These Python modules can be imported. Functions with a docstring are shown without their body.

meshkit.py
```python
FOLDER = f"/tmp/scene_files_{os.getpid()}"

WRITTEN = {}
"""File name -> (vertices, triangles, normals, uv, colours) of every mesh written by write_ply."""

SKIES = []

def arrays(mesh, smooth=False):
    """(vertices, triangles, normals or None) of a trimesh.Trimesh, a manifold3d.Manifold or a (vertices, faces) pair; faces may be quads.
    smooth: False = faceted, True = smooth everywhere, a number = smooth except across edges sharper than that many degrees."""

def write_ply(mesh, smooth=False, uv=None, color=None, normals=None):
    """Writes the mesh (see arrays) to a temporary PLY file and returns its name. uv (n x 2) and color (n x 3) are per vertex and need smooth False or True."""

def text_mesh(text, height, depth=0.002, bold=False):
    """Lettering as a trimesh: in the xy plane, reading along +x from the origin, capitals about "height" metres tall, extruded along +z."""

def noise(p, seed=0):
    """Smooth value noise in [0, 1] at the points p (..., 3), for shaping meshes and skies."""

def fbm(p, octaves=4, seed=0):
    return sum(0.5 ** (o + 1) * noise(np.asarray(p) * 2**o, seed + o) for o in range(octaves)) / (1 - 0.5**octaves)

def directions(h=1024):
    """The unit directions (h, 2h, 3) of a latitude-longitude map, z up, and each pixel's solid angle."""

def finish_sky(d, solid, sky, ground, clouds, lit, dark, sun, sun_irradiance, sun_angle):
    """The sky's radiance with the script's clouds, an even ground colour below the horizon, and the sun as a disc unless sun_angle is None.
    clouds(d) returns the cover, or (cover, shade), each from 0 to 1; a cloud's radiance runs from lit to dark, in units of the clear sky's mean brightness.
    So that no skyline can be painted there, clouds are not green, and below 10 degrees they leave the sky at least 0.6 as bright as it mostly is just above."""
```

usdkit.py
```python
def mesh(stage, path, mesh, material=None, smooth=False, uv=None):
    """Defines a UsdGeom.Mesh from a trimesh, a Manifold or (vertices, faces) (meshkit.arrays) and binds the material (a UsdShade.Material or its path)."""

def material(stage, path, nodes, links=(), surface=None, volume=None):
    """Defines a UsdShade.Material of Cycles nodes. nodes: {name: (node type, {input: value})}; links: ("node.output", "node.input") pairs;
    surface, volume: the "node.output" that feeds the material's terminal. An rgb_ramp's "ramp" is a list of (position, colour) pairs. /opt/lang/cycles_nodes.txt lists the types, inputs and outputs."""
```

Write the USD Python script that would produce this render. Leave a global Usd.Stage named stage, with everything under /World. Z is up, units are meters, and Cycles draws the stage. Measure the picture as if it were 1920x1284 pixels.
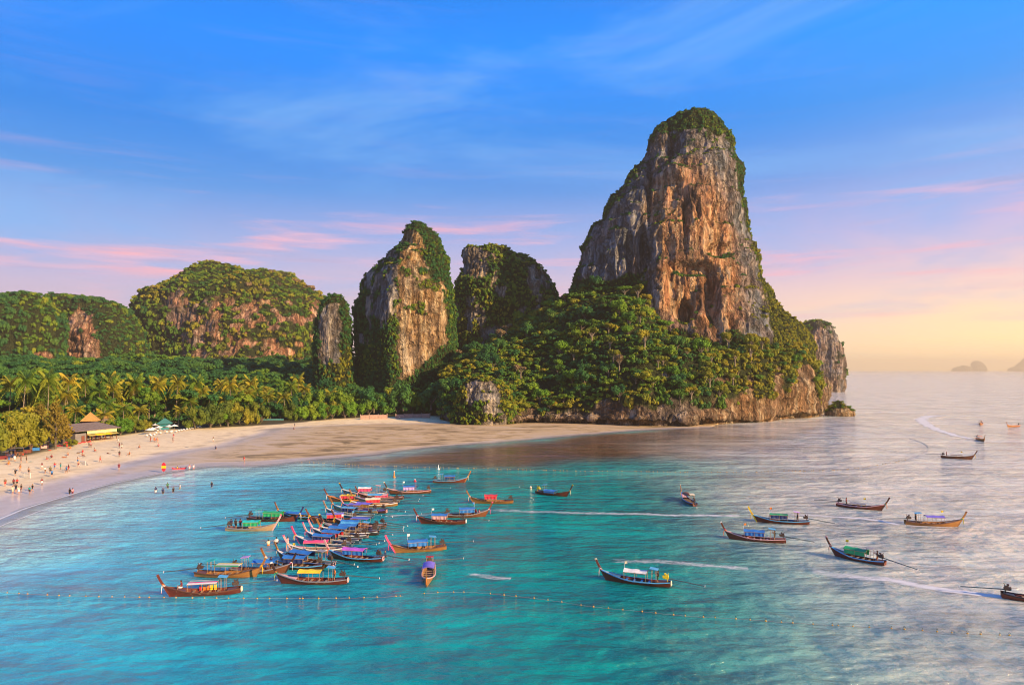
import math, random
import numpy as np, trimesh, manifold3d, usdkit, meshkit
from meshkit import fbm, noise
from scipy.interpolate import PchipInterpolator
from scipy.spatial import cKDTree
import shapely
from shapely.geometry import Polygon, LineString
from pxr import Usd, UsdGeom, UsdLux, UsdShade, Sdf, Gf, Vt

stage = Usd.Stage.CreateInMemory()
UsdGeom.SetStageUpAxis(stage, 'Z')
UsdGeom.SetStageMetersPerUnit(stage, 1.0)
UsdGeom.Xform.Define(stage, '/World')
UsdGeom.Scope.Define(stage, '/World/Looks')

# ------------------------------------------------------------------ camera, sky, sun, exposure
EYE = 27.0            # the drone's height over the sea
FPX, HZN = 1280.0, 693.0   # focal length and horizon row, in pixels of the 1920 wide photograph
cam = UsdGeom.Camera.Define(stage, '/World/camera')
cam.CreateHorizontalApertureAttr(36.0)
cam.CreateVerticalApertureAttr(36.0 * 684 / 1024)
cam.CreateFocalLengthAttr(24.0)
cam.CreateVerticalApertureOffsetAttr(36.0 * (HZN - 642) / 1920)
cam.CreateClippingRangeAttr(Gf.Vec2f(0.5, 60000))
cam.AddTranslateOp().Set(Gf.Vec3d(0, 0, EYE))
cam.AddRotateXOp().Set(90.0)
cam.CreateExposureAttr(1.0)

SUN_AZ, SUN_EL = math.radians(123), math.radians(20)     # azimuth from +y towards +x
SUN = np.array([math.sin(SUN_AZ) * math.cos(SUN_EL), math.cos(SUN_AZ) * math.cos(SUN_EL), math.sin(SUN_EL)])
sun = UsdLux.DistantLight.Define(stage, '/World/sun')
sun.CreateIntensityAttr(1.25)
sun.CreateAngleAttr(0.53)
sun.CreateNormalizeAttr(True)
sun.CreateColorAttr(Gf.Vec3f(1.0, 0.70, 0.36))
sun.AddRotateZOp().Set(-math.degrees(SUN_AZ))
sun.AddRotateXOp().Set(-(90 - math.degrees(SUN_EL)))

STRENGTH = 0.1
K = 1 / STRENGTH
def ramp(*stops): return [(p, tuple(c)) for p, c in stops]
sky_nodes = {
    'tc': ('texture_coordinate', {}),
    'st': ('sky_texture', {'sky_type': 'single_scattering', 'sun_disc': False, 'sun_elevation': SUN_EL, 'sun_rotation': SUN_AZ, 'aerosol_density': 1.5}),
    'sx': ('separate_xyz', {}),
    # clear dusk sky: blue overhead, violet and rose towards the horizon; el is the sine of the elevation
    'away': ('rgb_ramp', {'ramp': ramp((0, (.58, .42, .44)), (.05, (.58, .41, .47)), (.11, (.48, .40, .58)), (.17, (.27, .36, .66)), (.24, (.065, .26, .66)), (.31, (.012, .205, .68)), (.42, (.001, .215, .84)), (.55, (.001, .15, .62)), (1, (.004, .08, .36)))}),
    'mid': ('rgb_ramp', {'ramp': ramp((0, (.82, .60, .40)), (.06, (.76, .54, .47)), (.12, (.60, .45, .57)), (.18, (.34, .37, .65)), (.25, (.09, .265, .66)), (.33, (.015, .225, .72)), (.42, (.001, .24, .88)), (.55, (.001, .16, .64)), (1, (.004, .08, .36)))}),
    'near': ('rgb_ramp', {'ramp': ramp((0, (1.35, .90, .36)), (.04, (1.3, .88, .40)), (.08, (1.05, .72, .44)), (.12, (.80, .56, .54)), (.18, (.53, .43, .66)), (.25, (.22, .34, .70)), (.33, (.04, .29, .78)), (.42, (.006, .30, .92)), (.55, (.002, .18, .66)), (1, (.004, .08, .36)))}),
    'flat': ('vector_math', {'math_type': 'multiply', 'vector2': (1, 1, 0)}),
    'nrm': ('vector_math', {'math_type': 'normalize'}),
    'dot': ('vector_math', {'math_type': 'dot_product', 'vector2': (math.sin(math.radians(80)), math.cos(math.radians(80)), 0)}),
    'f1': ('map_range', {'range_type': 'smoothstep', 'from_min': -.5, 'from_max': .35, 'clamp': True}),
    'f2': ('map_range', {'range_type': 'smoothstep', 'from_min': .28, 'from_max': .95, 'clamp': True}),
    'm1': ('mix_color', {}), 'm2': ('mix_color', {}),
    # rose clouds in long streaks low in the sky
    'map': ('mapping', {'scale': (2.6, 2.6, 30), 'location': (3.1, .7, 1.9)}),
    'cn': ('noise_texture', {'scale': 1.35, 'detail': 6, 'roughness': .58, 'distortion': .35}),
    'cr': ('map_range', {'range_type': 'smoothstep', 'from_min': .48, 'from_max': .74, 'clamp': True}),
    'band': ('rgb_ramp', {'ramp': ramp((0, (.25,) * 3), (.10, (.7,) * 3), (.16, (1,) * 3), (.20, (.85,) * 3), (.24, (.20,) * 3), (.3, (.04,) * 3), (1, (.03,) * 3))}),
    'cm': ('math', {'math_type': 'multiply'}),
    'map2': ('mapping', {'scale': (3.0, 3.0, 34), 'location': (8.1, 2.7, .4)}),
    'cn2': ('noise_texture', {'scale': 1.6, 'detail': 4, 'roughness': .55}),
    'cc': ('rgb_ramp', {'ramp': ramp((.35, (.86, .38, .42)), (.52, (.74, .42, .54)), (.66, (.36, .31, .50)))}),
    'm3': ('mix_color', {}),
    # wide soft veils in the blue
    'map3': ('mapping', {'scale': (1.2, 1.2, 5), 'location': (1.1, 5.2, .3)}),
    'cn3': ('noise_texture', {'scale': 1.5, 'detail': 5, 'roughness': .6, 'distortion': .6}),
    'vr': ('map_range', {'range_type': 'smoothstep', 'from_min': .42, 'from_max': .74, 'to_max': .72, 'clamp': True}),
    'm4': ('mix_color', {'b': (.16, .38, .76)}),
    'mul': ('vector_math', {'math_type': 'scale', 'scale': K * .62}),
    'phys': ('vector_math', {'math_type': 'scale', 'scale': .04}),
    'add': ('vector_math', {'math_type': 'add'}),
    'bg': ('background_shader', {'strength': STRENGTH}),
}
sky_links = [('tc.generated', 'sx.vector'), ('sx.z', 'away.fac'), ('sx.z', 'mid.fac'), ('sx.z', 'near.fac'),
    ('tc.generated', 'flat.vector1'), ('flat.vector', 'nrm.vector1'), ('nrm.vector', 'dot.vector1'),
    ('dot.value', 'f1.value'), ('dot.value', 'f2.value'), ('f1.result', 'm1.fac'), ('away.color', 'm1.a'), ('mid.color', 'm1.b'),
    ('f2.result', 'm2.fac'), ('m1.result', 'm2.a'), ('near.color', 'm2.b'),
    ('tc.generated', 'map.vector'), ('map.vector', 'cn.vector'), ('cn.fac', 'cr.value'), ('sx.z', 'band.fac'), ('cr.result', 'cm.value1'), ('band.color', 'cm.value2'),
    ('tc.generated', 'map2.vector'), ('map2.vector', 'cn2.vector'), ('cn2.fac', 'cc.fac'),
    ('tc.generated', 'map3.vector'), ('map3.vector', 'cn3.vector'), ('cn3.fac', 'vr.value'), ('vr.result', 'm4.fac'), ('m2.result', 'm4.a'),
    ('cm.value', 'm3.fac'), ('m4.result', 'm3.a'), ('cc.color', 'm3.b'),
    ('m3.result', 'mul.vector1'), ('st.color', 'phys.vector1'), ('mul.vector', 'add.vector1'), ('phys.vector', 'add.vector2'), ('add.vector', 'bg.color')]
usdkit.material(stage, '/World/Looks/sky_look', sky_nodes, sky_links, surface='bg.background')
dome = UsdLux.DomeLight.Define(stage, '/World/sky')
dome.CreateIntensityAttr(1.0)
UsdShade.MaterialBindingAPI.Apply(dome.GetPrim()).Bind(UsdShade.Material.Get(stage, '/World/Looks/sky_look'))
dome.GetPrim().SetCustomDataByKey('kind', 'structure')

# ------------------------------------------------------------------ helpers
def at(px, py, D):
    """The point at distance D (along +y) seen at this place of the photograph."""
    return np.array([(px - 960) / FPX * D, D, EYE + (HZN - py) / FPX * D])
def on(px, py, z=0.0):
    """The point of the level z seen at this place of the photograph."""
    return at(px, py, (EYE - z) * FPX / (py - HZN))
def seen(p):
    p = np.asarray(p)
    return 960 + p[..., 0] / p[..., 1] * FPX, HZN - (p[..., 2] - EYE) / p[..., 1] * FPX

taken = {}
def numbered(parent, name):
    k = taken.get((parent, name), 0); taken[(parent, name)] = k + 1
    return f'{parent}/{name}' if k == 0 else f'{parent}/{name}_{k:03d}'
def tag(p, label=None, cat=None, group=None, kind=None):
    p = p.GetPrim() if hasattr(p, 'GetPrim') else p
    for k, v in (('label', label), ('category', cat), ('group', group), ('kind', kind)):
        if v: p.SetCustomDataByKey(k, v)
    return p
def path_of(parent): return '/World' if parent is None else str(parent.GetPath())
def obj(name, mesh, mat, parent=None, smooth=False, attrs=None):
    m = usdkit.mesh(stage, numbered(path_of(parent), name), mesh, mat, smooth)
    for k, v in (attrs or {}).items():
        UsdGeom.PrimvarsAPI(m).CreatePrimvar(k, Sdf.ValueTypeNames.FloatArray, 'vertex').Set(Vt.FloatArray.FromNumpy(np.asarray(v, np.float32)))
    return m.GetPrim()
def thing(name, label, cat, loc=(0, 0, 0), rz=0.0, group=None, kind=None, scale=None, rx=0.0):
    x = UsdGeom.Xform.Define(stage, numbered('/World', name))
    x.AddTranslateOp().Set(Gf.Vec3d(*map(float, loc)))
    if rz: x.AddRotateZOp().Set(math.degrees(rz))
    if rx: x.AddRotateXOp().Set(math.degrees(rx))
    if scale is not None: x.AddScaleOp().Set(Gf.Vec3f(*([float(scale)] * 3 if np.ndim(scale) == 0 else map(float, scale))))
    return tag(x, label, cat, group, kind)
def copy_of(root, name, label, cat, loc, rz=0.0, group=None, scale=None):
    r = thing(name, label, cat, loc, rz, group, None, scale)
    r.GetReferences().AddInternalReference(root.GetPath()); r.SetInstanceable(True)
    return r
def master(name):
    return stage.CreateClassPrim('/World/' + name)
def box(sx, sy, sz, c=(0, 0, 0), rz=0.0, ry=0.0):
    b = trimesh.creation.box((sx, sy, sz))
    if ry: b.apply_transform(trimesh.transformations.rotation_matrix(ry, (0, 1, 0)))
    if rz: b.apply_transform(trimesh.transformations.rotation_matrix(rz, (0, 0, 1)))
    b.apply_translation(c); return b
def tube(pts, r, n=6, caps=True):
    """A tapered tube along pts; r is one radius or one for each point."""
    pts = np.asarray(pts, float); r = np.broadcast_to(r, len(pts)).astype(float)
    t = np.gradient(pts, axis=0); t /= np.maximum(np.linalg.norm(t, axis=1, keepdims=True), 1e-9)
    ref = np.where(np.abs(t[:, 2:3]) > .9, [[1.0, 0, 0]], [[0, 0, 1.0]])
    a = np.cross(t, ref); a /= np.linalg.norm(a, axis=1, keepdims=True); b = np.cross(t, a)
    th = np.arange(n) * 2 * np.pi / n
    v = (pts[:, None] + r[:, None, None] * (np.cos(th)[None, :, None] * a[:, None] + np.sin(th)[None, :, None] * b[:, None])).reshape(-1, 3)
    i, j = np.meshgrid(np.arange(len(pts) - 1), np.arange(n), indexing='ij'); i, j = i.ravel(), j.ravel(); k = (j + 1) % n
    f = np.vstack([np.stack([i * n + j, i * n + k, (i + 1) * n + k], 1), np.stack([i * n + j, (i + 1) * n + k, (i + 1) * n + j], 1)])
    if caps:
        v = np.vstack([v, pts[:1], pts[-1:]]); e = (len(pts) - 1) * n; q = np.arange(n); w = (q + 1) % n
        f = np.vstack([f, np.stack([np.full(n, len(v) - 2), w, q], 1), np.stack([np.full(n, len(v) - 1), e + q, e + w], 1)])
    return trimesh.Trimesh(v, f, process=False)
def cat(*ms): return trimesh.util.concatenate([m for m in ms])
def grid_faces(nr, nc, wrap=False):
    i, j = np.meshgrid(np.arange(nr - 1), np.arange(nc if wrap else nc - 1), indexing='ij'); i, j = i.ravel(), j.ravel(); k = (j + 1) % nc
    return np.vstack([np.stack([i * nc + j, i * nc + k, (i + 1) * nc + k], 1), np.stack([i * nc + j, (i + 1) * nc + k, (i + 1) * nc + j], 1)])
def smoothstep(a, b, x):
    t = np.clip((np.asarray(x, float) - a) / (b - a), 0, 1); return t * t * (3 - 2 * t)
def inside(poly, px, py, soft=0):
    p = Polygon(poly)
    if not soft: return shapely.contains_xy(p, px, py).astype(float)
    pts = shapely.points(px, py); d = shapely.distance(p.exterior, pts)
    return smoothstep(-soft, soft, np.where(shapely.contains_xy(p, px, py), d, -d))

def M(name, nodes, links=(), surface='p.BSDF', volume=None):
    return usdkit.material(stage, '/World/Looks/' + name, nodes, links, surface=surface, volume=volume)
_paint = {}
def paint(color, rough=.5, wear=.25, scale=3.0, spec=.35):
    """A plain coloured material with uneven tone and a little relief."""
    key = (tuple(np.round(color, 3)), rough, wear, scale)
    if key not in _paint:
        c = np.array(color, float)
        _paint[key] = M('paint_%03d' % len(_paint), {
            'g': ('texture_coordinate', {}), 'n': ('noise_texture', {'scale': scale, 'detail': 5, 'roughness': .65}),
            'r': ('rgb_ramp', {'ramp': ramp((.25, c * (1 - wear)), (.5, c), (.75, np.minimum(c * (1 + wear * .6) + .01, 1)))}),
            'p': ('principled_bsdf', {'roughness': rough, 'specular_ior_level': spec})},
            [('g.object', 'n.vector'), ('n.fac', 'r.fac'), ('r.color', 'p.base_color')])
    return _paint[key]
# ------------------------------------------------------------------ shore lines (world xy)
def line(pts, z=0.0, n=400):
    w = np.array([on(x, y, z)[:2] for x, y in pts]); t = np.r_[0, np.cumsum(np.linalg.norm(np.diff(w, axis=0), axis=1))]
    s = np.linspace(0, t[-1], n); return np.stack([PchipInterpolator(t, w[:, k])(s) for k in (0, 1)], 1)
WATERLINE = line([(-160, 1040), (-60, 1000), (0, 972), (60, 948), (130, 927), (200, 908), (270, 893), (330, 882), (400, 873), (480, 872), (560, 864), (640, 857), (700, 852), (760, 843), (830, 836), (900, 831), (1000, 823), (1100, 814), (1230, 805), (1330, 802)])
DRYLINE = line([(-160, 990), (-60, 955), (0, 935), (60, 917), (150, 892), (250, 868), (330, 850), (400, 838), (460, 822), (510, 806), (600, 799), (720, 795), (830, 793), (850, 790)], .3)
TREELINE = line([(-200, 905), (-60, 874), (0, 862), (60, 853), (110, 840), (165, 824), (235, 815), (300, 806), (380, 803), (470, 797), (560, 791), (640, 785), (720, 782), (815, 780), (840, 782)], 1.6)
def far_side(l, back):      # the land polygon behind a line
    return np.vstack([l, back])
LAND = Polygon(far_side(WATERLINE, [(400, 900), (-900, 900), (-900, 40), (-80, 40)])).buffer(0)
DRY = Polygon(far_side(DRYLINE, [(60, 900), (-900, 900), (-900, 40), (-80, 40)])).buffer(0)
WOOD = Polygon(far_side(TREELINE, [(60, 900), (-900, 900), (-900, 60), (-120, 60)])).buffer(0)
def signed(l, poly, xy):
    d = cKDTree(l).query(xy)[0]
    return np.where(shapely.contains_xy(poly, xy[:, 0], xy[:, 1]), d, -d)
def land_height(xy):
    w, d, t = signed(WATERLINE, LAND, xy), signed(DRYLINE, DRY, xy), signed(TREELINE, WOOD, xy)
    flat = np.clip(w, 0, None)
    z = np.where(w < 0, np.maximum(.045 * w, -7), .012 * np.minimum(flat, 40))
    z = z + .042 * np.clip(d, 0, 26) + .055 * np.clip(t, 0, 260) * smoothstep(0, 20, t)
    z = z + np.where(w > 2, .10 * (fbm(np.c_[xy / 14, 0 * w]) - .5) * smoothstep(2, 12, w), 0)
    return z, w, d, t

# ------------------------------------------------------------------ beach (sand, tidal flat, sea bed near the shore, soil under the wood)
gx = np.concatenate([np.linspace(-760, -262, 70), np.arange(-260, 180, 2.0), np.linspace(183, 420, 60)])
gy = np.concatenate([np.arange(40, 460, 2.0), np.linspace(463, 880, 70)])
X, Y = np.meshgrid(gx, gy); XY = np.c_[X.ravel(), Y.ravel()]
Z, w_, d_, t_ = land_height(XY)
sand_mat = M('sand', {
    'a': ('attribute', {'attribute': 'wet'}), 'b': ('attribute', {'attribute': 'soil'}), 'fl': ('attribute', {'attribute': 'flat'}),
    'g': ('geometry', {}), 'n': ('noise_texture', {'scale': .35, 'detail': 7, 'roughness': .65}), 'n2': ('noise_texture', {'scale': 1.7, 'detail': 6, 'roughness': .7}),
    'mp': ('mapping', {'scale': (.055, .11, .1), 'rotation': (0, 0, .35)}), 'n3': ('noise_texture', {'scale': 1, 'detail': 7, 'roughness': .62, 'distortion': 1.2}),
    'dry': ('rgb_ramp', {'ramp': ramp((.28, (.60, .45, .25)), (.5, (.80, .63, .38)), (.75, (.86, .72, .47)))}),
    'wetc': ('rgb_ramp', {'ramp': ramp((.3, (.52, .42, .36)), (.6, (.62, .52, .46)))}),
    'flc': ('rgb_ramp', {'ramp': ramp((.36, (.16, .11, .05)), (.44, (.34, .23, .11)), (.52, (.54, .38, .20)), (.66, (.56, .42, .28)))}),
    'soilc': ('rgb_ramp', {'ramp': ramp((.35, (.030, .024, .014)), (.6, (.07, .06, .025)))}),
    'wk': ('attribute', {'attribute': 'wrack'}), 'wkm': ('math', {'math_type': 'multiply', 'value2': .55}), 'm5': ('mix_color', {'b': (.22, .15, .09)}), 'm1': ('mix_color', {}), 'm2': ('mix_color', {}), 'm3': ('mix_color', {}),
    'rr': ('map_range', {'from_min': .05, 'from_max': .9, 'to_min': .75, 'to_max': .24, 'clamp': True}),
    'fm': ('math', {'math_type': 'multiply'}), 'fr': ('map_range', {'range_type': 'smoothstep', 'from_min': .60, 'from_max': .42, 'clamp': True}),
    'ra': ('math', {'math_type': 'multiply_add', 'value2': .6}),
    'cw': ('math', {'math_type': 'multiply', 'value2': .28}), 'bh': ('math', {'math_type': 'multiply_add', 'value2': -.75, 'value3': 1.0}), 'bm': ('math', {'math_type': 'multiply'}), 'bu': ('bump', {'strength': .45, 'distance': .35}),
    'p': ('principled_bsdf', {'specular_ior_level': .5, 'coat_roughness': .22})},
    [('g.position', 'n.vector'), ('g.position', 'n2.vector'), ('g.position', 'mp.vector'), ('mp.vector', 'n3.vector'), ('n.fac', 'dry.fac'), ('n.fac', 'wetc.fac'), ('n3.fac', 'flc.fac'), ('n2.fac', 'soilc.fac'),
     ('a.fac', 'm1.fac'), ('dry.color', 'm1.a'), ('wetc.color', 'm1.b'), ('fl.fac', 'm2.fac'), ('m1.result', 'm2.a'), ('flc.color', 'm2.b'),
     ('wk.fac', 'wkm.value1'), ('wkm.value', 'm5.fac'), ('m2.result', 'm5.a'), ('b.fac', 'm3.fac'), ('m5.result', 'm3.a'), ('soilc.color', 'm3.b'), ('m3.result', 'p.base_color'), ('a.fac', 'rr.value'),
     ('n3.fac', 'fr.value'), ('fr.result', 'fm.value1'), ('fl.fac', 'fm.value2'), ('fm.value', 'ra.value1'), ('rr.result', 'ra.value3'), ('ra.value', 'p.roughness'),
     ('a.fac', 'bh.value1'), ('bh.value', 'bm.value1'), ('n2.fac', 'bm.value2'), ('bm.value', 'bu.height'), ('cw.value', 'p.coat_weight'), ('a.fac', 'cw.value1'), ('bu.normal', 'p.normal')])
wet = smoothstep(6, -3, d_ + 6 * (fbm(np.c_[XY / 22, 0 * w_], 4, 3) - .5))
wob = 9 * (fbm(np.c_[XY / 16, 0 * w_], 4, 14) - .5)
wrack = (np.exp(-((d_ - 3 + wob) / 1.5) ** 2) + .7 * np.exp(-((d_ - 9 + wob * 1.4) / 1.3) ** 2)) * smoothstep(.42, .6, fbm(np.c_[XY / 5, 0 * w_], 3, 17))
flat = smoothstep(-130, -70, X.ravel()) * smoothstep(2, 9, w_ + 8 * (fbm(np.c_[XY / 25, 0 * w_], 3, 5) - .5)) * smoothstep(2, -6, d_ + 10 * (fbm(np.c_[XY / 18, 0 * w_], 3, 8) - .4))
wet = wet * (1 - .75 * flat)
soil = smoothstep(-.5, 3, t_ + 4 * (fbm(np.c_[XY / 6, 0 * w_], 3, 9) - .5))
b = obj('beach', (np.c_[XY, Z], grid_faces(len(gy), len(gx))), sand_mat, smooth=True, attrs={'wet': wet, 'soil': soil, 'flat': flat, 'wrack': wrack})
tag(b, 'pale sand beach curving round the bay to the brown tidal flat', 'beach', kind='structure')

# ------------------------------------------------------------------ sea
gx = np.concatenate([-np.geomspace(16000, 165, 30), np.arange(-160, 262, 2.0), np.geomspace(270, 16000, 34)])
gy = np.concatenate([[-3000, -800, -200, 0, 20], np.arange(30, 440, 2.0), np.geomspace(446, 16000, 40)])
X, Y = np.meshgrid(gx, gy); XY = np.c_[X.ravel(), Y.ravel()]
w_ = signed(WATERLINE, LAND, XY)
depth = np.clip(-.040 * w_, -.3, 6)
px_, py_ = seen(np.c_[XY, 0 * w_ - 1e-6 + 0.0]); front = XY[:, 1] > 25
reef_reflection_poly = [on(*q)[:2] for q in [(560, 866), (700, 858), (860, 838), (1000, 824), (1250, 800), (1450, 788), (1580, 780), (1540, 810), (1450, 838), (1330, 858), (1150, 868), (980, 882), (820, 880), (680, 876)]]
jit = 26 * (fbm(np.c_[XY / 30, 0 * w_], 4, 2) - .5)
dR = signed(np.array(LineString(np.vstack([reef_reflection_poly, reef_reflection_poly[:1]])).segmentize(2).coords), Polygon(reef_reflection_poly), XY)
reef_reflection = smoothstep(-12, 14, dR + jit) * front  # brown shallows: reef colour with the cliff reflection painted in
teal = smoothstep(-60, 25, X.ravel() + .10 * Y.ravel() - 8 + 40 * (fbm(np.c_[XY / 60, 0 * w_], 3, 12) - .5))
# sky reflection painted into the water colour, paler towards the open sea
sky_sheen = smoothstep(8, 80, X.ravel() - .18 * (Y.ravel() - 90) + 60 * (fbm(np.c_[XY[:, :1] / 50, XY[:, 1:] / 90, 0 * w_], 4, 21) - .5)) * front
sea_mat = M('sea', {
    'd': ('attribute', {'attribute': 'depth'}), 're': ('attribute', {'attribute': 'reef_reflection'}), 'te': ('attribute', {'attribute': 'teal'}), 'op': ('attribute', {'attribute': 'open'}),
    'g': ('geometry', {}),
    'blue': ('rgb_ramp', {'ramp': ramp((0, (.52, .56, .55)), (.06, (.32, .60, .68)), (.20, (.09, .54, .74)), (.45, (.02, .40, .62)), (.85, (.0, .23, .45)))}),
    'green': ('rgb_ramp', {'ramp': ramp((0, (.10, .36, .34)), (.12, (.01, .37, .34)), (.4, (.0, .31, .28)), (1, (.0, .24, .24)))}),
    'dm': ('math', {'math_type': 'multiply', 'value2': 1 / 6.0}),
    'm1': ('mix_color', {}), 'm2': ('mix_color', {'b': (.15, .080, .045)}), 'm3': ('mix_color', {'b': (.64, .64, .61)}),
    'nt': ('noise_texture', {'scale': .05, 'detail': 5, 'roughness': .6}),
    'nr': ('rgb_ramp', {'ramp': ramp((.3, (.62, .68, .72)), (.48, (.95, .95, .95)), (.65, (1.2, 1.17, 1.12)))}), 'mm': ('mix_color', {'blend_type': 'multiply', 'fac': 1.0, 'use_clamp': False}),
    'mp': ('mapping', {'scale': (.38, .72, 1), 'rotation': (0, 0, .2)}),
    'w1': ('noise_texture', {'scale': .9, 'detail': 5, 'roughness': .60, 'distortion': .25}),
    'mp2': ('mapping', {'scale': (.10, .24, 1), 'rotation': (0, 0, .25)}), 'w2': ('noise_texture', {'scale': 1, 'detail': 3, 'roughness': .5, 'distortion': .4}),
    'ws': ('math', {'math_type': 'multiply', 'value2': 1.6}), 'sum': ('math', {'math_type': 'add'}), 'wl': ('noise_texture', {'scale': 1, 'detail': 3}), 'mp3': ('mapping', {'scale': (.012, .05, 1)}), 'wr': ('map_range', {'from_min': .35, 'from_max': .62, 'to_min': .45, 'to_max': 1.25, 'clamp': True}), 'calm': ('math', {'math_type': 'multiply_add', 'value2': -.8, 'value3': 1.0}), 'h1': ('math', {'math_type': 'multiply'}), 'h2': ('math', {'math_type': 'multiply'}),
    'bu': ('bump', {'strength': 1.0, 'distance': 1.7}),
    'al': ('map_range', {'range_type': 'smoothstep', 'from_min': .0, 'from_max': .22, 'clamp': True}), 'ssw': ('map_range', {'range_type': 'smoothstep', 'from_min': .5, 'from_max': 1.3, 'clamp': True}),
    'tr': ('transparent_bsdf', {'color': (.93, .97, .97)}), 'fr': ('fresnel', {'IOR': 1.33}), 'gl': ('glossy_bsdf', {'roughness': .06, 'color': (1, 1, 1)}), 'fh': ('math', {'math_type': 'multiply', 'value2': .5}), 'thin': ('mix_closure', {}),
    'p': ('principled_bsdf', {'roughness': .09, 'ior': 1.33, 'specular_ior_level': .5, 'subsurface_method': 'burley', 'subsurface_scale': 2.6, 'subsurface_radius': (.5, 1.0, 1.0)}), 'mix': ('mix_closure', {})},
    [('d.fac', 'dm.value1'), ('dm.value', 'blue.fac'), ('dm.value', 'green.fac'), ('te.fac', 'm1.fac'), ('blue.color', 'm1.a'), ('green.color', 'm1.b'),
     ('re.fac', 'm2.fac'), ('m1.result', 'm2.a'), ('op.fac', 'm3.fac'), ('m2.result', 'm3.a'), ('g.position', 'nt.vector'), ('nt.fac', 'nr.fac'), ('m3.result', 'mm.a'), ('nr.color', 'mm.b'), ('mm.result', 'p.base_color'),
     ('g.position', 'mp.vector'), ('mp.vector', 'w1.vector'), ('g.position', 'mp2.vector'), ('mp2.vector', 'w2.vector'), ('w2.fac', 'ws.value1'), ('ws.value', 'sum.value1'), ('w1.fac', 'sum.value2'), ('g.position', 'mp3.vector'), ('mp3.vector', 'wl.vector'), ('wl.fac', 'wr.value'), ('re.fac', 'calm.value1'), ('sum.value', 'h1.value1'), ('wr.result', 'h1.value2'), ('h1.value', 'h2.value1'), ('calm.value', 'h2.value2'), ('h2.value', 'bu.height'),
     ('bu.normal', 'p.normal'), ('fr.fac', 'fh.value1'), ('fh.value', 'thin.fac'), ('tr.BSDF', 'thin.closure1'), ('gl.BSDF', 'thin.closure2'),
     ('d.fac', 'ssw.value'), ('ssw.result', 'p.subsurface_weight'), ('d.fac', 'al.value'), ('al.result', 'mix.fac'), ('thin.closure', 'mix.closure1'), ('p.BSDF', 'mix.closure2')], surface='mix.closure')
V = np.c_[XY, np.zeros(len(XY))]
F = grid_faces(len(gy), len(gx))
keep = (w_[F] < 25).any(1)
s = obj('sea', (V, F[keep]), sea_mat, smooth=True, attrs={'depth': depth, 'reef_reflection': reef_reflection, 'teal': teal, 'open': sky_sheen * .92})
tag(s, 'turquoise bay water turning pale towards the open sea', 'sea', kind='structure')
bed = obj('sea_bed', (np.array([[-16000, -3000, -7.5], [16000, -3000, -7.5], [16000, 16000, -7.5], [-16000, 16000, -7.5]], float), np.array([[0, 1, 2, 3]])), paint((.1, .16, .14), .9))
tag(bed, 'sandy sea bed under the bay', 'sea bed', kind='structure')

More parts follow.
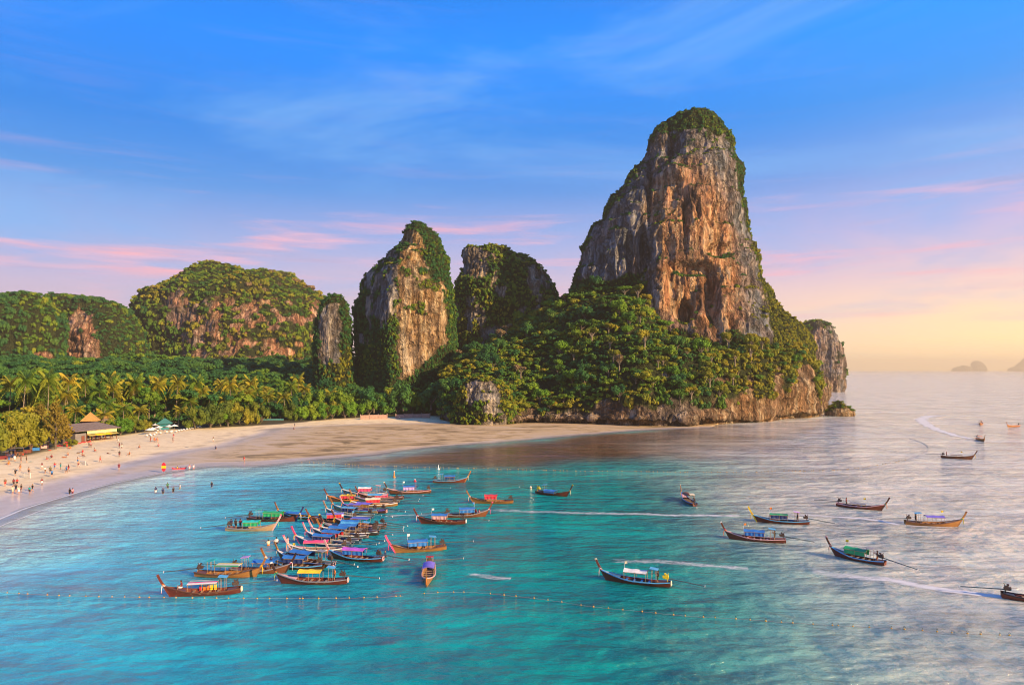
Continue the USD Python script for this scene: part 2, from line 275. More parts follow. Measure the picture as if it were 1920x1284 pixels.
# ------------------------------------------------------------------ limestone mountains
def rock_material(name, grey, pale, warm, warm2, dark=(.045, .04, .035)):
    g = np.array
    return M(name, {
        'v': ('attribute', {'attribute': 'veg'}), 'w': ('attribute', {'attribute': 'warm'}), 'cv': ('attribute', {'attribute': 'hollow'}),
        'ge': ('geometry', {}), 'mp': ('mapping', {'scale': (.24, .24, .026)}), 'ns': ('noise_texture', {'scale': 1, 'detail': 9, 'roughness': .72, 'distortion': .5}),
        'mp2': ('mapping', {'scale': (.5, .5, .09)}), 'n2': ('noise_texture', {'scale': 1, 'detail': 8, 'roughness': .7}),
        'n3': ('noise_texture', {'scale': .045, 'detail': 6, 'roughness': .6}),
        'gr': ('rgb_ramp', {'ramp': ramp((.33, dark), (.42, grey), (.52, g(grey) * 1.25), (.60, pale), (.70, g(pale) * 1.15))}),
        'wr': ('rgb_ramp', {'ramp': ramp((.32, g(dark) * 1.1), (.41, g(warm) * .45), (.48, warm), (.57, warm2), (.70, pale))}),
        'wa': ('math', {'math_type': 'multiply_add', 'value2': 2.2, 'value3': -1.1}), 'ws': ('math', {'math_type': 'add', 'use_clamp': True}),
        'm1': ('mix_color', {}), 'fine': ('rgb_ramp', {'ramp': ramp((.34, (.32, .32, .32)), (.5, (.92, .92, .92)), (.66, (1.3, 1.3, 1.3)))}), 'mu': ('mix_color', {'blend_type': 'multiply', 'fac': .9, 'use_clamp': False}),
        'gv': ('rgb_ramp', {'ramp': ramp((.35, (.018, .026, .010)), (.6, (.045, .055, .016)))}), 'm2': ('mix_color', {}),
        'mpc': ('mapping', {'scale': (.13, .13, .035)}), 'vo': ('voronoi_texture', {'feature': 'distance_to_edge', 'scale': 1, 'detail': 2, 'roughness': .6}), 'nd': ('noise_texture', {'scale': .3, 'detail': 4}), 'nv': ('vector_math', {'math_type': 'multiply_add', 'vector2': (9, 9, 9)}), 'cr': ('map_range', {'range_type': 'smoothstep', 'from_min': .0, 'from_max': .11, 'clamp': True}), 'ck': ('rgb_ramp', {'ramp': ramp((0, (.30, .28, .27)), (1, (1, 1, 1)))}), 'mk': ('mix_color', {'blend_type': 'multiply', 'fac': .8}), 'ch': ('math', {'math_type': 'multiply', 'value2': .6}), 'b3': ('math', {'math_type': 'add'}),
        'bu': ('bump', {'strength': 1.0, 'distance': 3.2}), 'bs': ('math', {'math_type': 'add'}),
        'p': ('principled_bsdf', {'roughness': .92, 'specular_ior_level': .15})},
        [('ge.position', 'mp.vector'), ('mp.vector', 'ns.vector'), ('ge.position', 'mp2.vector'), ('mp2.vector', 'n2.vector'), ('ge.position', 'n3.vector'),
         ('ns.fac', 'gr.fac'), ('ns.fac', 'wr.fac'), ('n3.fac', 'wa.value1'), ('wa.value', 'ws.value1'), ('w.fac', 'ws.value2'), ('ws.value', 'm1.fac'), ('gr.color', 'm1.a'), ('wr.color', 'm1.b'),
         ('n2.fac', 'fine.fac'), ('ge.position', 'nd.vector'), ('nd.color', 'nv.vector1'), ('ge.position', 'nv.vector3'), ('nv.vector', 'mpc.vector'), ('mpc.vector', 'vo.vector'), ('vo.distance', 'cr.value'), ('cr.result', 'ck.fac'), ('m1.result', 'mk.a'), ('ck.color', 'mk.b'), ('cr.result', 'ch.value1'), ('ch.value', 'b3.value2'), ('mk.result', 'mu.a'), ('fine.color', 'mu.b'), ('n2.fac', 'gv.fac'), ('v.fac', 'm2.fac'), ('mu.result', 'm2.a'), ('gv.color', 'm2.b'), ('m2.result', 'p.base_color'),
         ('ns.fac', 'bs.value1'), ('n2.fac', 'bs.value2'), ('bs.value', 'b3.value1'), ('b3.value', 'bu.height'), ('bu.normal', 'p.normal')])
ROCK = rock_material('tower_rock', (.17, .18, .20), (.44, .39, .36), (.50, .23, .115), (.66, .41, .21))
ROCK_SEA = rock_material('sea_cliff_rock', (.17, .135, .12), (.46, .38, .32), (.38, .20, .09), (.56, .40, .22))
ROCK2 = rock_material('pillar_rock', (.22, .21, .205), (.60, .52, .43), (.52, .29, .12), (.70, .50, .26))
ROCK3 = rock_material('hill_rock', (.20, .18, .19), (.60, .50, .45), (.54, .25, .15), (.60, .37, .20))

def chaikin(p, n):
    for _ in range(n):
        q = np.roll(p, -1, 0); p = np.stack([p * .75 + q * .25, p * .25 + q * .75], 1).reshape(-1, 2)
    return p
def flutes(p, seed, a_big, a_flute, a_fine, s=1.0):
    d = a_big * 2 * (fbm(p / (26 * s), 3, seed) - .5)
    f = fbm(np.c_[p[:, 0] / (5.5 * s), p[:, 1] / (5.5 * s), p[:, 2] / (32 * s)], 4, seed + 7)
    d = d + a_flute * (1 - 2 * np.abs(2 * f - 1))
    led = fbm(np.c_[p[:, 0] / (40 * s), p[:, 1] / (40 * s), p[:, 2] / (11 * s)], 3, seed + 11)
    d = d + a_big * .38 * (smoothstep(.40, .56, led) - .5)
    return d + a_fine * 2 * (fbm(p / (2.6 * s), 3, seed + 19) - .5)
def karst(name, label, levels, D, plan, depth, nth, nz, seed, mat, veg, warm=None, amp=(3.5, 2.2, .9), s=1.0, bulges=(), group=None, smooth_plan=2, lean=0.0, ridges=0.0, inset=3.0):
    """A steep limestone mountain: levels are (row, left, right) of its outline in the photograph, standing at distance D; plan is its ground outline, depth its depth to its width."""
    L = np.array(sorted(levels), float)[::-1]; L[:, 0] += inset; w_in = np.minimum(inset, (L[:, 2] - L[:, 1]) * .3); L[:, 1] += w_in; L[:, 2] -= w_in
    z = EYE + (HZN - L[:, 0]) / FPX * D; xl = (L[:, 1] - 960) / FPX * D; xr = (L[:, 2] - 960) / FPX * D
    if z[0] > -2: z, xl, xr = np.r_[-3, z], np.r_[xl[0], xl], np.r_[xr[0], xr]
    u = np.linspace(0, 1, nz); zz = z[0] + (z[-1] - z[0]) * (1 - (1 - u) ** 1.6)
    l, r = PchipInterpolator(z, xl)(zz), PchipInterpolator(z, xr)(zz)
    P = chaikin(np.array(plan, float), smooth_plan); P = np.vstack([P, P[:1]])
    seg = np.linalg.norm(np.diff(P, axis=0), axis=1) * np.where((P[1:, 1] + P[:-1, 1]) / 2 < .35, 3.0, .7)
    t = np.r_[0, np.cumsum(seg)]; q = np.linspace(0, t[-1], nth, endpoint=False)
    ux, uy = np.interp(q, t, P[:, 0]), np.interp(q, t, P[:, 1])
    ux = ux / np.abs(ux).max()
    a, c = (r - l) / 2, (r + l) / 2
    wide = np.maximum.accumulate(a[::-1])[::-1]
    b_ = depth * np.sqrt(a * wide * .65 + a * a * .35) * (1 + lean * (1 - (zz - zz[0]) / (zz[-1] - zz[0])))
    x, y = c[:, None] + a[:, None] * ux, D + b_[:, None] * uy
    pts = np.stack([x, y, np.broadcast_to(zz[:, None], x.shape)], -1)
    dth = np.roll(pts, -1, 1) - np.roll(pts, 1, 1); dz = np.gradient(pts, axis=0)
    n = np.cross(dth, dz); n /= np.maximum(np.linalg.norm(n, axis=-1, keepdims=True), 1e-9)
    nh = n
    flat = pts.reshape(-1, 3)
    d = flutes(flat, seed, *amp, s=s).reshape(x.shape)
    d = d + ridges * 2 * (fbm(np.c_[flat[:, :2] / (34 * s), flat[:, 2] / (90 * s)], 3, seed + 3) - .5).reshape(x.shape) * np.minimum(1, (1 - u[:, None]) * 3)
    sx, sy = seen(pts); front = uy[None, :] < .3
    for bx, by, rx, ry, h in bulges:
        d = d + h * np.exp(-(((sx - bx) / rx) ** 2 + ((sy - by) / ry) ** 2) ** 2) * front
    d = d * np.minimum(1, a[:, None] / 12)
    pts = pts + nh * d[..., None]
    V = np.vstack([pts.reshape(-1, 3), pts[-1].mean(0, keepdims=True)])
    Fc = grid_faces(nz, nth, True); k = np.arange(nth); top = (nz - 1) * nth
    Fc = np.vstack([Fc, np.stack([top + k, top + (k + 1) % nth, np.full(nth, len(V) - 1)], 1)])
    tm = trimesh.Trimesh(V, Fc, process=False)
    N = np.asarray(tm.vertex_normals)
    sx, sy = seen(V)
    jx = sx + 26 * s * (fbm(V / (9 * s), 4, seed + 31) - .5); jy = sy + 40 * s * (fbm(V / (9 * s), 4, seed + 37) - .5)
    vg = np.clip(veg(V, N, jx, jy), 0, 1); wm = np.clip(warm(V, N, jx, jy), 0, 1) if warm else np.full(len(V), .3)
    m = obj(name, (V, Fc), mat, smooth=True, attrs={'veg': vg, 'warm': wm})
    tag(m, label, 'mountain', group, 'structure')
    return V, Fc, vg

BLOCK = [(-1, .1), (-.75, -.55), (-.3, -.9), (.25, -1), (.75, -.75), (1, 0), (.75, .8), (-.7, .85)]
def up(N, a=.35, b=.7): return smoothstep(a, b, N[:, 2])

# the tall tower
def tower_veg(V, N, x, y):
    bare = inside([(1234, 246), (1214, 285), (1192, 325), (1172, 352), (1142, 402), (1114, 434), (1096, 466), (1086, 525), (1163, 527), (1180, 505), (1206, 520), (1218, 581), (1246, 625), (1290, 628), (1348, 650), (1364, 617), (1400, 628), (1445, 640), (1445, 610), (1437, 560), (1420, 500), (1409, 465), (1400, 420), (1386, 350), (1373, 290), (1362, 245), (1340, 250), (1300, 240), (1260, 244)], x, y, 3)
    bare = bare * (1 - .85 * smoothstep(.50, .56, fbm(V / 5, 4, 77)) * smoothstep(285, 245, y))
    tuft = smoothstep(.72, .76, fbm(V / 7, 4, 71)) * smoothstep(.1, .4, N[:, 2]) * .9
    return np.maximum(np.maximum(1 - bare, tuft), up(N, .5, .75))
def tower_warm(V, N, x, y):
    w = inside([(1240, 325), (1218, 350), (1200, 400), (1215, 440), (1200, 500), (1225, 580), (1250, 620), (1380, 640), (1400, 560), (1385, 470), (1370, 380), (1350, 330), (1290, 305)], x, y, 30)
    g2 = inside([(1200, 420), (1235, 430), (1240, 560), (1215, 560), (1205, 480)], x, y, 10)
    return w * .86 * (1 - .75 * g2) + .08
tower_levels = [(206, 1303, 1311), (212, 1283, 1330), (218, 1272, 1341), (225, 1259, 1348), (243, 1240, 1361), (263, 1222, 1373), (293, 1204, 1377), (320, 1184, 1388), (358, 1157, 1395), (395, 1137, 1399), (423, 1113, 1401), (455, 1096, 1407), (480, 1086, 1416), (516, 1081, 1432), (544, 1074, 1449), (573, 1064, 1465), (593, 1058, 1479), (617, 1050, 1504), (650, 1046, 1520), (686, 1046, 1524), (720, 1046, 1526), (770, 1046, 1528)]
surf = {}
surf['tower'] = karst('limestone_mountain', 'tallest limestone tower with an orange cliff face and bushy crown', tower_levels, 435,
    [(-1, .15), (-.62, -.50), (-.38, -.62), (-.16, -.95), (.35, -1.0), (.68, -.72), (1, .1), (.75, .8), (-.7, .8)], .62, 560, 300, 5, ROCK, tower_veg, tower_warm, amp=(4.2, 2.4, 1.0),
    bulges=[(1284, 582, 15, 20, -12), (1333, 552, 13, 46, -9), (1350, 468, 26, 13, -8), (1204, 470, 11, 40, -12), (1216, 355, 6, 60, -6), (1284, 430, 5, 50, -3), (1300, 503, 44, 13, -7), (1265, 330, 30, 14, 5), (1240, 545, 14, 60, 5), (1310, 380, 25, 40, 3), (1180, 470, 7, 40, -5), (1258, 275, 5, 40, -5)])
# second pillar with the sharp edge
def pillar_veg(V, N, x, y):
    left = (x < 746).astype(float)
    bare = np.maximum.reduce([inside([(748, 470), (775, 455), (806, 515), (836, 540), (838, 640), (825, 662), (804, 676), (760, 712), (748, 712), (744, 600)], x, y, 4) * (1 - .75 * smoothstep(.52, .60, fbm(V / 8, 4, 5)) * (y < 590)),
        inside([(686, 512), (699, 505), (700, 545), (690, 552)], x, y, 2), inside([(700, 560), (735, 535), (742, 560), (720, 575), (712, 600), (700, 590)], x, y, 3),
        inside([(724, 480), (742, 460), (746, 560), (736, 555)], x, y, 2), inside([(672, 630), (682, 632), (680, 655), (672, 650)], x, y, 2), inside([(755, 430), (790, 440), (795, 470), (770, 470), (755, 460)], x, y, 4) * .8])
    st = fbm(np.c_[V[:, :2] / 7, V[:, 2] / 22], 4, 15); bare = np.maximum(bare, left * smoothstep(.51, .55, st) * smoothstep(690, 600, y))
    return np.maximum(1 - bare, up(N, .55, .8))
pillar_levels = [(411, 774, 783), (420, 764, 797), (428, 757, 806), (445, 750, 822), (457, 744, 827), (470, 722, 831), (490, 703, 840), (507, 684, 843), (521, 671, 846), (545, 664, 850), (575, 655, 852), (620, 652, 854), (680, 650, 856), (740, 648, 858)]
surf['pillar'] = karst('limestone_mountain', 'pointed limestone pillar with a bare ochre face beside its green flank', pillar_levels, 440,
    [(-1, .35), (-.10, -1.0), (-.04, -1.02), (.72, -.72), (1, .1), (.7, .8), (-.6, .9)], .75, 380, 220, 23, ROCK2, pillar_veg, lambda V, N, x, y: np.where(y > 560, .62, .75) * (x > 745) + .12, amp=(2.4, 1.4, .9), smooth_plan=2)
# third pillar
def third_veg(V, N, x, y):
    bare = np.maximum.reduce([inside([(866, 490), (880, 470), (915, 470), (912, 520), (890, 530), (866, 520)], x, y, 4) * .9, inside([(876, 550), (890, 560), (888, 600), (880, 600)], x, y, 3), inside([(925, 500), (932, 500), (930, 540), (925, 540)], x, y, 2), inside([(905, 620), (945, 620), (930, 680), (905, 685)], x, y, 5), inside([(968, 580), (985, 575), (980, 635), (970, 640)], x, y, 3), inside([(1008, 502), (1020, 510), (1033, 540), (1015, 540)], x, y, 3)])
    st = fbm(np.c_[V[:, :2] / 7, V[:, 2] / 22], 4, 16); bare = np.maximum(bare, smoothstep(.56, .60, st) * smoothstep(680, 600, y))
    return np.maximum(1 - bare, up(N, .55, .8))
third_levels = [(456, 874, 884), (462, 868, 894), (466, 866, 942), (475, 865, 960), (485, 864, 990), (501, 863, 1014), (524, 860, 1030), (545, 856, 1040), (580, 852, 1060), (640, 846, 1075), (700, 842, 1080), (750, 842, 1085)]
surf['third'] = karst('limestone_mountain', 'broad bushy limestone pillar between the pointed pillar and the tall tower', third_levels, 490, BLOCK, .55, 320, 180, 41, ROCK2, third_veg, lambda V, N, x, y: .3 + 0 * x, amp=(4, 1.8, 1.0))
# small white tower
surf['small'] = karst('limestone_mountain', 'small pale limestone stump at the left of the pointed pillar', [(547, 624, 632), (553, 612, 640), (560, 606, 648), (580, 597, 655), (600, 591, 658), (640, 589, 660), (690, 588, 662), (740, 588, 662)], 430, BLOCK, .7, 220, 130, 59, ROCK2,
    lambda V, N, x, y: np.maximum(1 - inside([(600, 600), (615, 570), (640, 575), (642, 640), (635, 690), (620, 670), (605, 690), (597, 640)], x, y, 3), up(N, .5, .75)), lambda V, N, x, y: .15 + 0 * x, amp=(1.6, 1.3, .8))
# hills on the left
def dome_veg(V, N, x, y):
    bare = inside([(300, 560), (330, 520), (350, 560), (400, 585), (420, 610), (470, 640), (440, 640), (380, 640), (350, 660), (330, 640), (318, 600), (310, 585)], x, y, 12) * smoothstep(.44, .50, fbm(V / 9, 4, 91))
    dry = smoothstep(.52, .57, fbm(V / 9, 4, 95)) * smoothstep(530, 590, y) * smoothstep(280, 380, x)
    return 1 - np.maximum(bare, dry) * .95
dome_levels = [(487, 374, 388), (490, 362, 420), (497, 352, 440), (503, 336, 458), (512, 318, 500), (520, 300, 530), (530, 285, 560), (545, 266, 590), (560, 254, 610), (577, 244, 622), (600, 242, 630), (650, 244, 640), (700, 246, 645), (730, 246, 650)]
surf['dome'] = karst('limestone_mountain', 'wide rounded green mountain behind the palm grove', dome_levels, 780, BLOCK, .42, 420, 150, 67, ROCK3, dome_veg, lambda V, N, x, y: .55 + .4 * (x > 400), amp=(6, 3, 1.5), s=1.5, lean=.7, ridges=16)
surf['shoulder'] = karst('limestone_mountain', 'lower green shoulder behind the rounded green mountain', [(507, 520, 532), (510, 495, 540), (516, 470, 552), (530, 450, 570), (548, 440, 592), (570, 430, 612), (620, 420, 640), (730, 420, 660)], 900, BLOCK, .4, 240, 90, 73, ROCK3, lambda V, N, x, y: .95 + 0 * x, lambda V, N, x, y: .7 + 0 * x, amp=(7, 3, 1.5), s=1.5, lean=.6, ridges=12)
def bluff_veg(V, N, x, y):
    bare = inside([(135, 590), (150, 572), (172, 580), (176, 620), (185, 650), (190, 690), (172, 697), (150, 690), (115, 688), (113, 665), (128, 640)], x, y, 4) * smoothstep(.30, .38, fbm(V / 8, 4, 93))
    return 1 - bare
bluff_levels = [(552, 110, 128), (555, 90, 192), (560, 84, 210), (570, 80, 226), (580, 78, 240), (595, 76, 248), (625, 72, 257), (660, 70, 272), (700, 70, 275), (735, 70, 276)]
surf['bluff'] = karst('limestone_mountain', 'green bluff with a rust and white cliff above the beach restaurant', bluff_levels, 690, BLOCK, .5, 320, 140, 79, ROCK3, bluff_veg, lambda V, N, x, y: .8 + 0 * x, amp=(5, 2.4, 1.3), s=1.2, lean=.4, ridges=9)
surf['ridge'] = karst('limestone_mountain', 'dark forested ridge at the left edge of the bay', [(546, 40, 52), (550, 26, 66), (556, 6, 76), (560, -20, 84), (580, -80, 92), (620, -120, 100), (735, -150, 104)], 620, BLOCK, .5, 300, 110, 83, ROCK3,
    lambda V, N, x, y: 1 - inside([(55, 690), (60, 668), (78, 656), (100, 668), (104, 692), (80, 700)], x, y, 4) * .95, lambda V, N, x, y: .95 + 0 * x, amp=(6, 2.6, 1.3), s=1.3, lean=.4, ridges=10)
# far headland and islets
surf['far'] = karst('limestone_mountain', 'far grey limestone headland standing behind the point', [(598, 1527, 1537), (604, 1504, 1552), (620, 1494, 1563), (650, 1490, 1576), (680, 1486, 1583), (715, 1484, 1585), (728, 1486, 1582), (735, 1488, 1578)], 840, BLOCK, .7, 260, 130, 97, ROCK, lambda V, N, x, y: np.maximum(inside([(1490, 590), (1545, 590), (1562, 622), (1540, 612), (1500, 622)], x, y, 5) * .8, smoothstep(.66, .72, fbm(V / 14, 4, 3)) * .7), lambda V, N, x, y: .3 + 0 * x, amp=(5, 3, 1.3), s=1.3)
surf['islet'] = karst('limestone_mountain', 'small bushy brown rock standing in the sea off the point', [(748, 1569, 1574), (755, 1560, 1583), (763, 1553, 1592), (769, 1549, 1601), (774, 1548, 1603), (781, 1550, 1597)], 400, BLOCK, .8, 120, 60, 101, ROCK2, lambda V, N, x, y: smoothstep(774, 764, y), lambda V, N, x, y: .8 + 0 * x, amp=(.9, .6, .5), s=.5, inset=2)
islands = [('far hazy double-humped island on the horizon', [(678, 1828, 1834), (682, 1824, 1842), (688, 1823, 1848), (693, 1822, 1849), (694, 1822, 1849)]), ('low hazy island left of the double-humped one on the horizon', [(686, 1806, 1810), (688, 1802, 1815), (690, 1796, 1820), (692, 1790, 1822), (694, 1788, 1822)]), ('hazy island cut by the right edge of the horizon', [(672, 1922, 1932), (680, 1912, 1945), (688, 1905, 1960), (694, 1896, 1965)])]
for lab, lv in islands:
    karst('far_island', lab, lv, 13000, BLOCK, .6, 120, 50, 103, ROCK, lambda V, N, x, y: .5 + 0 * x, amp=(26, 16, 9), s=7, inset=0)
# rock outcrop at the end of the beach
def crop_veg(V, N, x, y):
    return np.maximum(1 - np.maximum(inside([(868, 720), (885, 710), (925, 715), (940, 735), (938, 760), (925, 765), (905, 750), (885, 760), (876, 745)], x, y, 2), inside([(905, 765), (918, 758), (948, 775), (952, 798), (905, 800)], x, y, 2) * .9), up(N, .6, .85) * .9)
surf['crop'] = karst('limestone_mountain', 'rocky outcrop with yellow bushes where the sand ends', [(703, 884, 912), (708, 876, 926), (716, 869, 938), (730, 864, 950), (745, 860, 960), (770, 850, 965), (790, 845, 964), (800, 843, 960)], 338, BLOCK, .8, 200, 110, 107, ROCK2, crop_veg, lambda V, N, x, y: .25 + 0 * x, amp=(2.0, 1.1, .6), s=.6)

# headland: low sea cliff, bushy slope rising to the foot of the tower
cols = [ # px, waterline row, cliff top row, slope top row, distance of slope top
    (826, 790, 782, 700, 415), (880, 797, 788, 672, 425), (928, 799, 788, 648, 440), (992, 795, 780, 604, 450), (1060, 796, 774, 566, 440), (1100, 797, 764, 549, 430), (1160, 799, 752, 546, 415), (1212, 801, 750, 584, 395), (1250, 801, 752, 634, 385), (1313, 799, 750, 655, 382), (1360, 796, 750, 654, 384), (1398, 793, 748, 648, 390), (1441, 791, 742, 645, 402), (1490, 787, 735, 655, 412), (1520, 784, 725, 692, 416), (1538, 781, 738, 730, 424), (1546, 777, 735, 728, 436), (1548, 772, 745, 742, 450), (1546, 766, 740, 738, 470)]
cu = np.linspace(0, 1, len(cols)); nu, nv = 520, 150
uu = np.linspace(0, 1, nu); C = np.array(cols, float)
C = np.stack([PchipInterpolator(cu, C[:, k])(uu) for k in range(5)], 1)
base = np.array([on(c[0], c[1]) for c in C]); D0 = base[:, 1]
lip = np.stack([at(c[0], c[2], d + 4) for c, d in zip(C, D0)]); crest = np.stack([at(c[0], c[3], c[4]) for c in C])
lip[:, 2] = np.maximum(lip[:, 2], 3.2)
rows = [base + [0, 5.5, -3], base + [0, 5.2, .2], base + [0, 4.2, 2.4], base + [0, .3, 3.0]]
for t in np.linspace(.08, 1, 36): rows.append((base + [0, .2, 3.0]) * (1 - t) + lip * t + np.array([0, 2.0, 0]) * math.sin(t * 3))
for t in np.linspace(.02, 1, 96): rows.append(lip * (1 - t) + crest * t + np.array([0, 0, 7]) * math.sin(t * math.pi) ** 1.0)
for t in (14, 45, 90, 150): rows.append(crest + [0, t, -.02 * t])
rows.append(crest * [1, 1, 0] + [0, 170, -3])
R = np.stack(rows); nr = len(rows)
dz, du = np.gradient(R, axis=0), np.gradient(R, axis=1); n = np.cross(du, dz); n /= np.maximum(np.linalg.norm(n, axis=-1, keepdims=True), 1e-9)
flat_ = R.reshape(-1, 3)
dd = flutes(flat_, 131, 2.6, 1.5, .8, .8).reshape(nr, nu)
cave = 0
for bx, rx, h in ((1480, 22, -8), (1320, 10, -4), (1262, 8, -4), (1130, 12, -3), (1010, 10, -3)):
    sx, sy = seen(R); cave = cave + h * np.exp(-((sx - bx) / rx) ** 2 - ((sy - C[:, 1] + 8) / 12) ** 2)
R = R + n * (dd + cave)[..., None]
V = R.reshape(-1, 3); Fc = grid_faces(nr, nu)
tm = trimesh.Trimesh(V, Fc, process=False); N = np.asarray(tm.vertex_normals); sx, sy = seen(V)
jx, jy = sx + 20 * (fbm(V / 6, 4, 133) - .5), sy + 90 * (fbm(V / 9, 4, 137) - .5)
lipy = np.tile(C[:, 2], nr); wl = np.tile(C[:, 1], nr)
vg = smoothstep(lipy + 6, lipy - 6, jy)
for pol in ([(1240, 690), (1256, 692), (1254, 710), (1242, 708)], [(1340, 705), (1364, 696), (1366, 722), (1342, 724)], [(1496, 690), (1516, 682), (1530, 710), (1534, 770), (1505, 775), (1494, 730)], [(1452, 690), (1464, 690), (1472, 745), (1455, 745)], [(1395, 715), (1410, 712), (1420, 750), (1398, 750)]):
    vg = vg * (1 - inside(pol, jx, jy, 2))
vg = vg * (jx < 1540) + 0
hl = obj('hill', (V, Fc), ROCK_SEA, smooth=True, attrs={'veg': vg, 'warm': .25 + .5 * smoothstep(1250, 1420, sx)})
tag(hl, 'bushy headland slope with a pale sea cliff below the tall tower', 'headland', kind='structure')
surf['slope'] = (V, Fc, vg)

# ------------------------------------------------------------------ vegetation
def leaf_material(name, stops, trans=.25, per_leaf=.5):
    stops = [(q, tuple(np.minimum(np.array(c) * (1.3, 1.25, 1.0), .6))) for q, c in stops]
    return M(name, {
        'o': ('object_info', {}), 'g': ('geometry', {}), 'wn': ('noise_texture', {'scale': .055, 'detail': 3}), 'ns': ('noise_texture', {'scale': .35, 'detail': 4}),
        'a1': ('math', {'math_type': 'multiply_add', 'value2': .42, 'value3': .0}), 'a2': ('math', {'math_type': 'multiply_add', 'value2': .55}), 'a3': ('math', {'math_type': 'multiply_add', 'value2': .35}),
        'r': ('rgb_ramp', {'ramp': ramp(*stops)}),
        'p': ('principled_bsdf', {'roughness': .6, 'specular_ior_level': .25}), 't': ('translucent_bsdf', {}), 'x': ('mix_closure', {'fac': trans})},
        [('o.random', 'a1.value1'), ('g.position', 'wn.vector'), ('wn.fac', 'a2.value1'), ('a1.value', 'a2.value3'), ('g.random_per_island', 'a3.value1'), ('a2.value', 'a3.value3'), ('a3.value', 'r.fac'),
         ('r.color', 'p.base_color'), ('r.color', 't.color'), ('p.BSDF', 'x.closure1'), ('t.BSDF', 'x.closure2')], surface='x.closure')
LEAF = leaf_material('leaf_mixed', [(.25, (.03, .09, .016)), (.42, (.07, .15, .016)), (.58, (.14, .21, .016)), (.74, (.23, .24, .02)), (.9, (.28, .21, .035)), (1, (.24, .15, .06))])
LEAF_DARK = leaf_material('leaf_shade', [(.2, (.012, .06, .026)), (.45, (.028, .105, .032)), (.7, (.06, .14, .028)), (.95, (.13, .15, .03))])
LEAF_GOLD = leaf_material('leaf_golden', [(.15, (.08, .12, .014)), (.5, (.19, .20, .018)), (.75, (.28, .23, .02)), (1, (.32, .20, .035))])
LEAF_BRIGHT = leaf_material('leaf_bright', [(.15, (.035, .11, .014)), (.5, (.10, .21, .016)), (.8, (.19, .25, .022)), (1, (.25, .23, .035))])
LEAF_DRY = leaf_material('leaf_dry', [(.15, (.10, .075, .05)), (.6, (.20, .14, .09)), (1, (.26, .20, .15))], .1)
BARK = M('bark', {'g': ('texture_coordinate', {}), 'n': ('noise_texture', {'scale': 2.5, 'detail': 5}), 'r': ('rgb_ramp', {'ramp': ramp((.3, (.06, .045, .032)), (.7, (.17, .13, .10)))}), 'p': ('principled_bsdf', {'roughness': .9})}, [('g.object', 'n.vector'), ('n.fac', 'r.fac'), ('r.color', 'p.base_color')])
PALM_BARK = M('palm_bark', {'g': ('texture_coordinate', {}), 'n': ('noise_texture', {'scale': 3, 'detail': 5}), 'r': ('rgb_ramp', {'ramp': ramp((.3, (.14, .10, .07)), (.7, (.30, .24, .17)))}), 'p': ('principled_bsdf', {'roughness': .9})}, [('g.object', 'n.vector'), ('n.fac', 'r.fac'), ('r.color', 'p.base_color')])

def leaves(c, nrm, size, rng):
    """Bent leaf sprays: two triangles each, round the points c, facing about along nrm."""
    n = len(c); a = rng.normal(size=(n, 3)); u = np.cross(nrm, a); u /= np.maximum(np.linalg.norm(u, axis=1, keepdims=True), 1e-9); v = np.cross(nrm, u)
    s = size * rng.uniform(.6, 1.3, (n, 1)); k = s * rng.uniform(.35, .7, (n, 1)); droop = nrm * s * rng.uniform(-.35, .25, (n, 1))
    V = np.stack([c - u * s, c + v * k + droop, c + u * s * rng.uniform(.7, 1.2, (n, 1)), c - v * k + droop], 1).reshape(-1, 3)
    i = np.arange(n)[:, None] * 4
    return V, np.vstack([i + [0, 3, 1], i + [3, 2, 1]])
def crown_mesh(seed, R, H, nleaf, size, lobes=9, base=.0, spread=.75, lobe=.45, core=True, low=.35):
    """A leafy crown: sprays over several uneven lobes, open in between, its foot at z = base."""
    rng = np.random.default_rng(seed)
    ang = rng.uniform(0, 2 * np.pi, lobes); rad = R * spread * np.sqrt(rng.uniform(0.02, 1, lobes)); hh = H * (low + (.9 - low) * rng.uniform(0, 1, lobes) * np.sqrt(np.clip(1 - (rad / R) ** 2, .1, 1)))
    cen = np.stack([np.cos(ang) * rad, np.sin(ang) * rad, base + hh], 1); lr = R * lobe * rng.uniform(.7, 1.15, lobes)
    which = rng.choice(lobes, nleaf, p=lr ** 2 / (lr ** 2).sum())
    d = rng.normal(size=(nleaf, 3)); d[:, 2] = np.where(rng.uniform(size=nleaf) < .75, np.abs(d[:, 2]), d[:, 2]); d /= np.linalg.norm(d, axis=1, keepdims=True)
    p = cen[which] + d * lr[which, None] * rng.uniform(.72, 1.08, (nleaf, 1)) * [1, 1, min(1, H / R * .8)]
    nn = d * .75 + rng.normal(size=(nleaf, 3)) * .45; nn /= np.linalg.norm(nn, axis=1, keepdims=True)
    V, F = leaves(p, nn, size, rng)
    ms = [trimesh.Trimesh(V, F, process=False)]
    if core:
        for k in range(lobes):
            s = trimesh.creation.icosphere(1, 1.0); s.vertices *= lr[k] * .66 * np.array([1, 1, min(1, H / R * .8)]); s.vertices += cen[k]; ms.append(s)
    return trimesh.util.concatenate(ms)
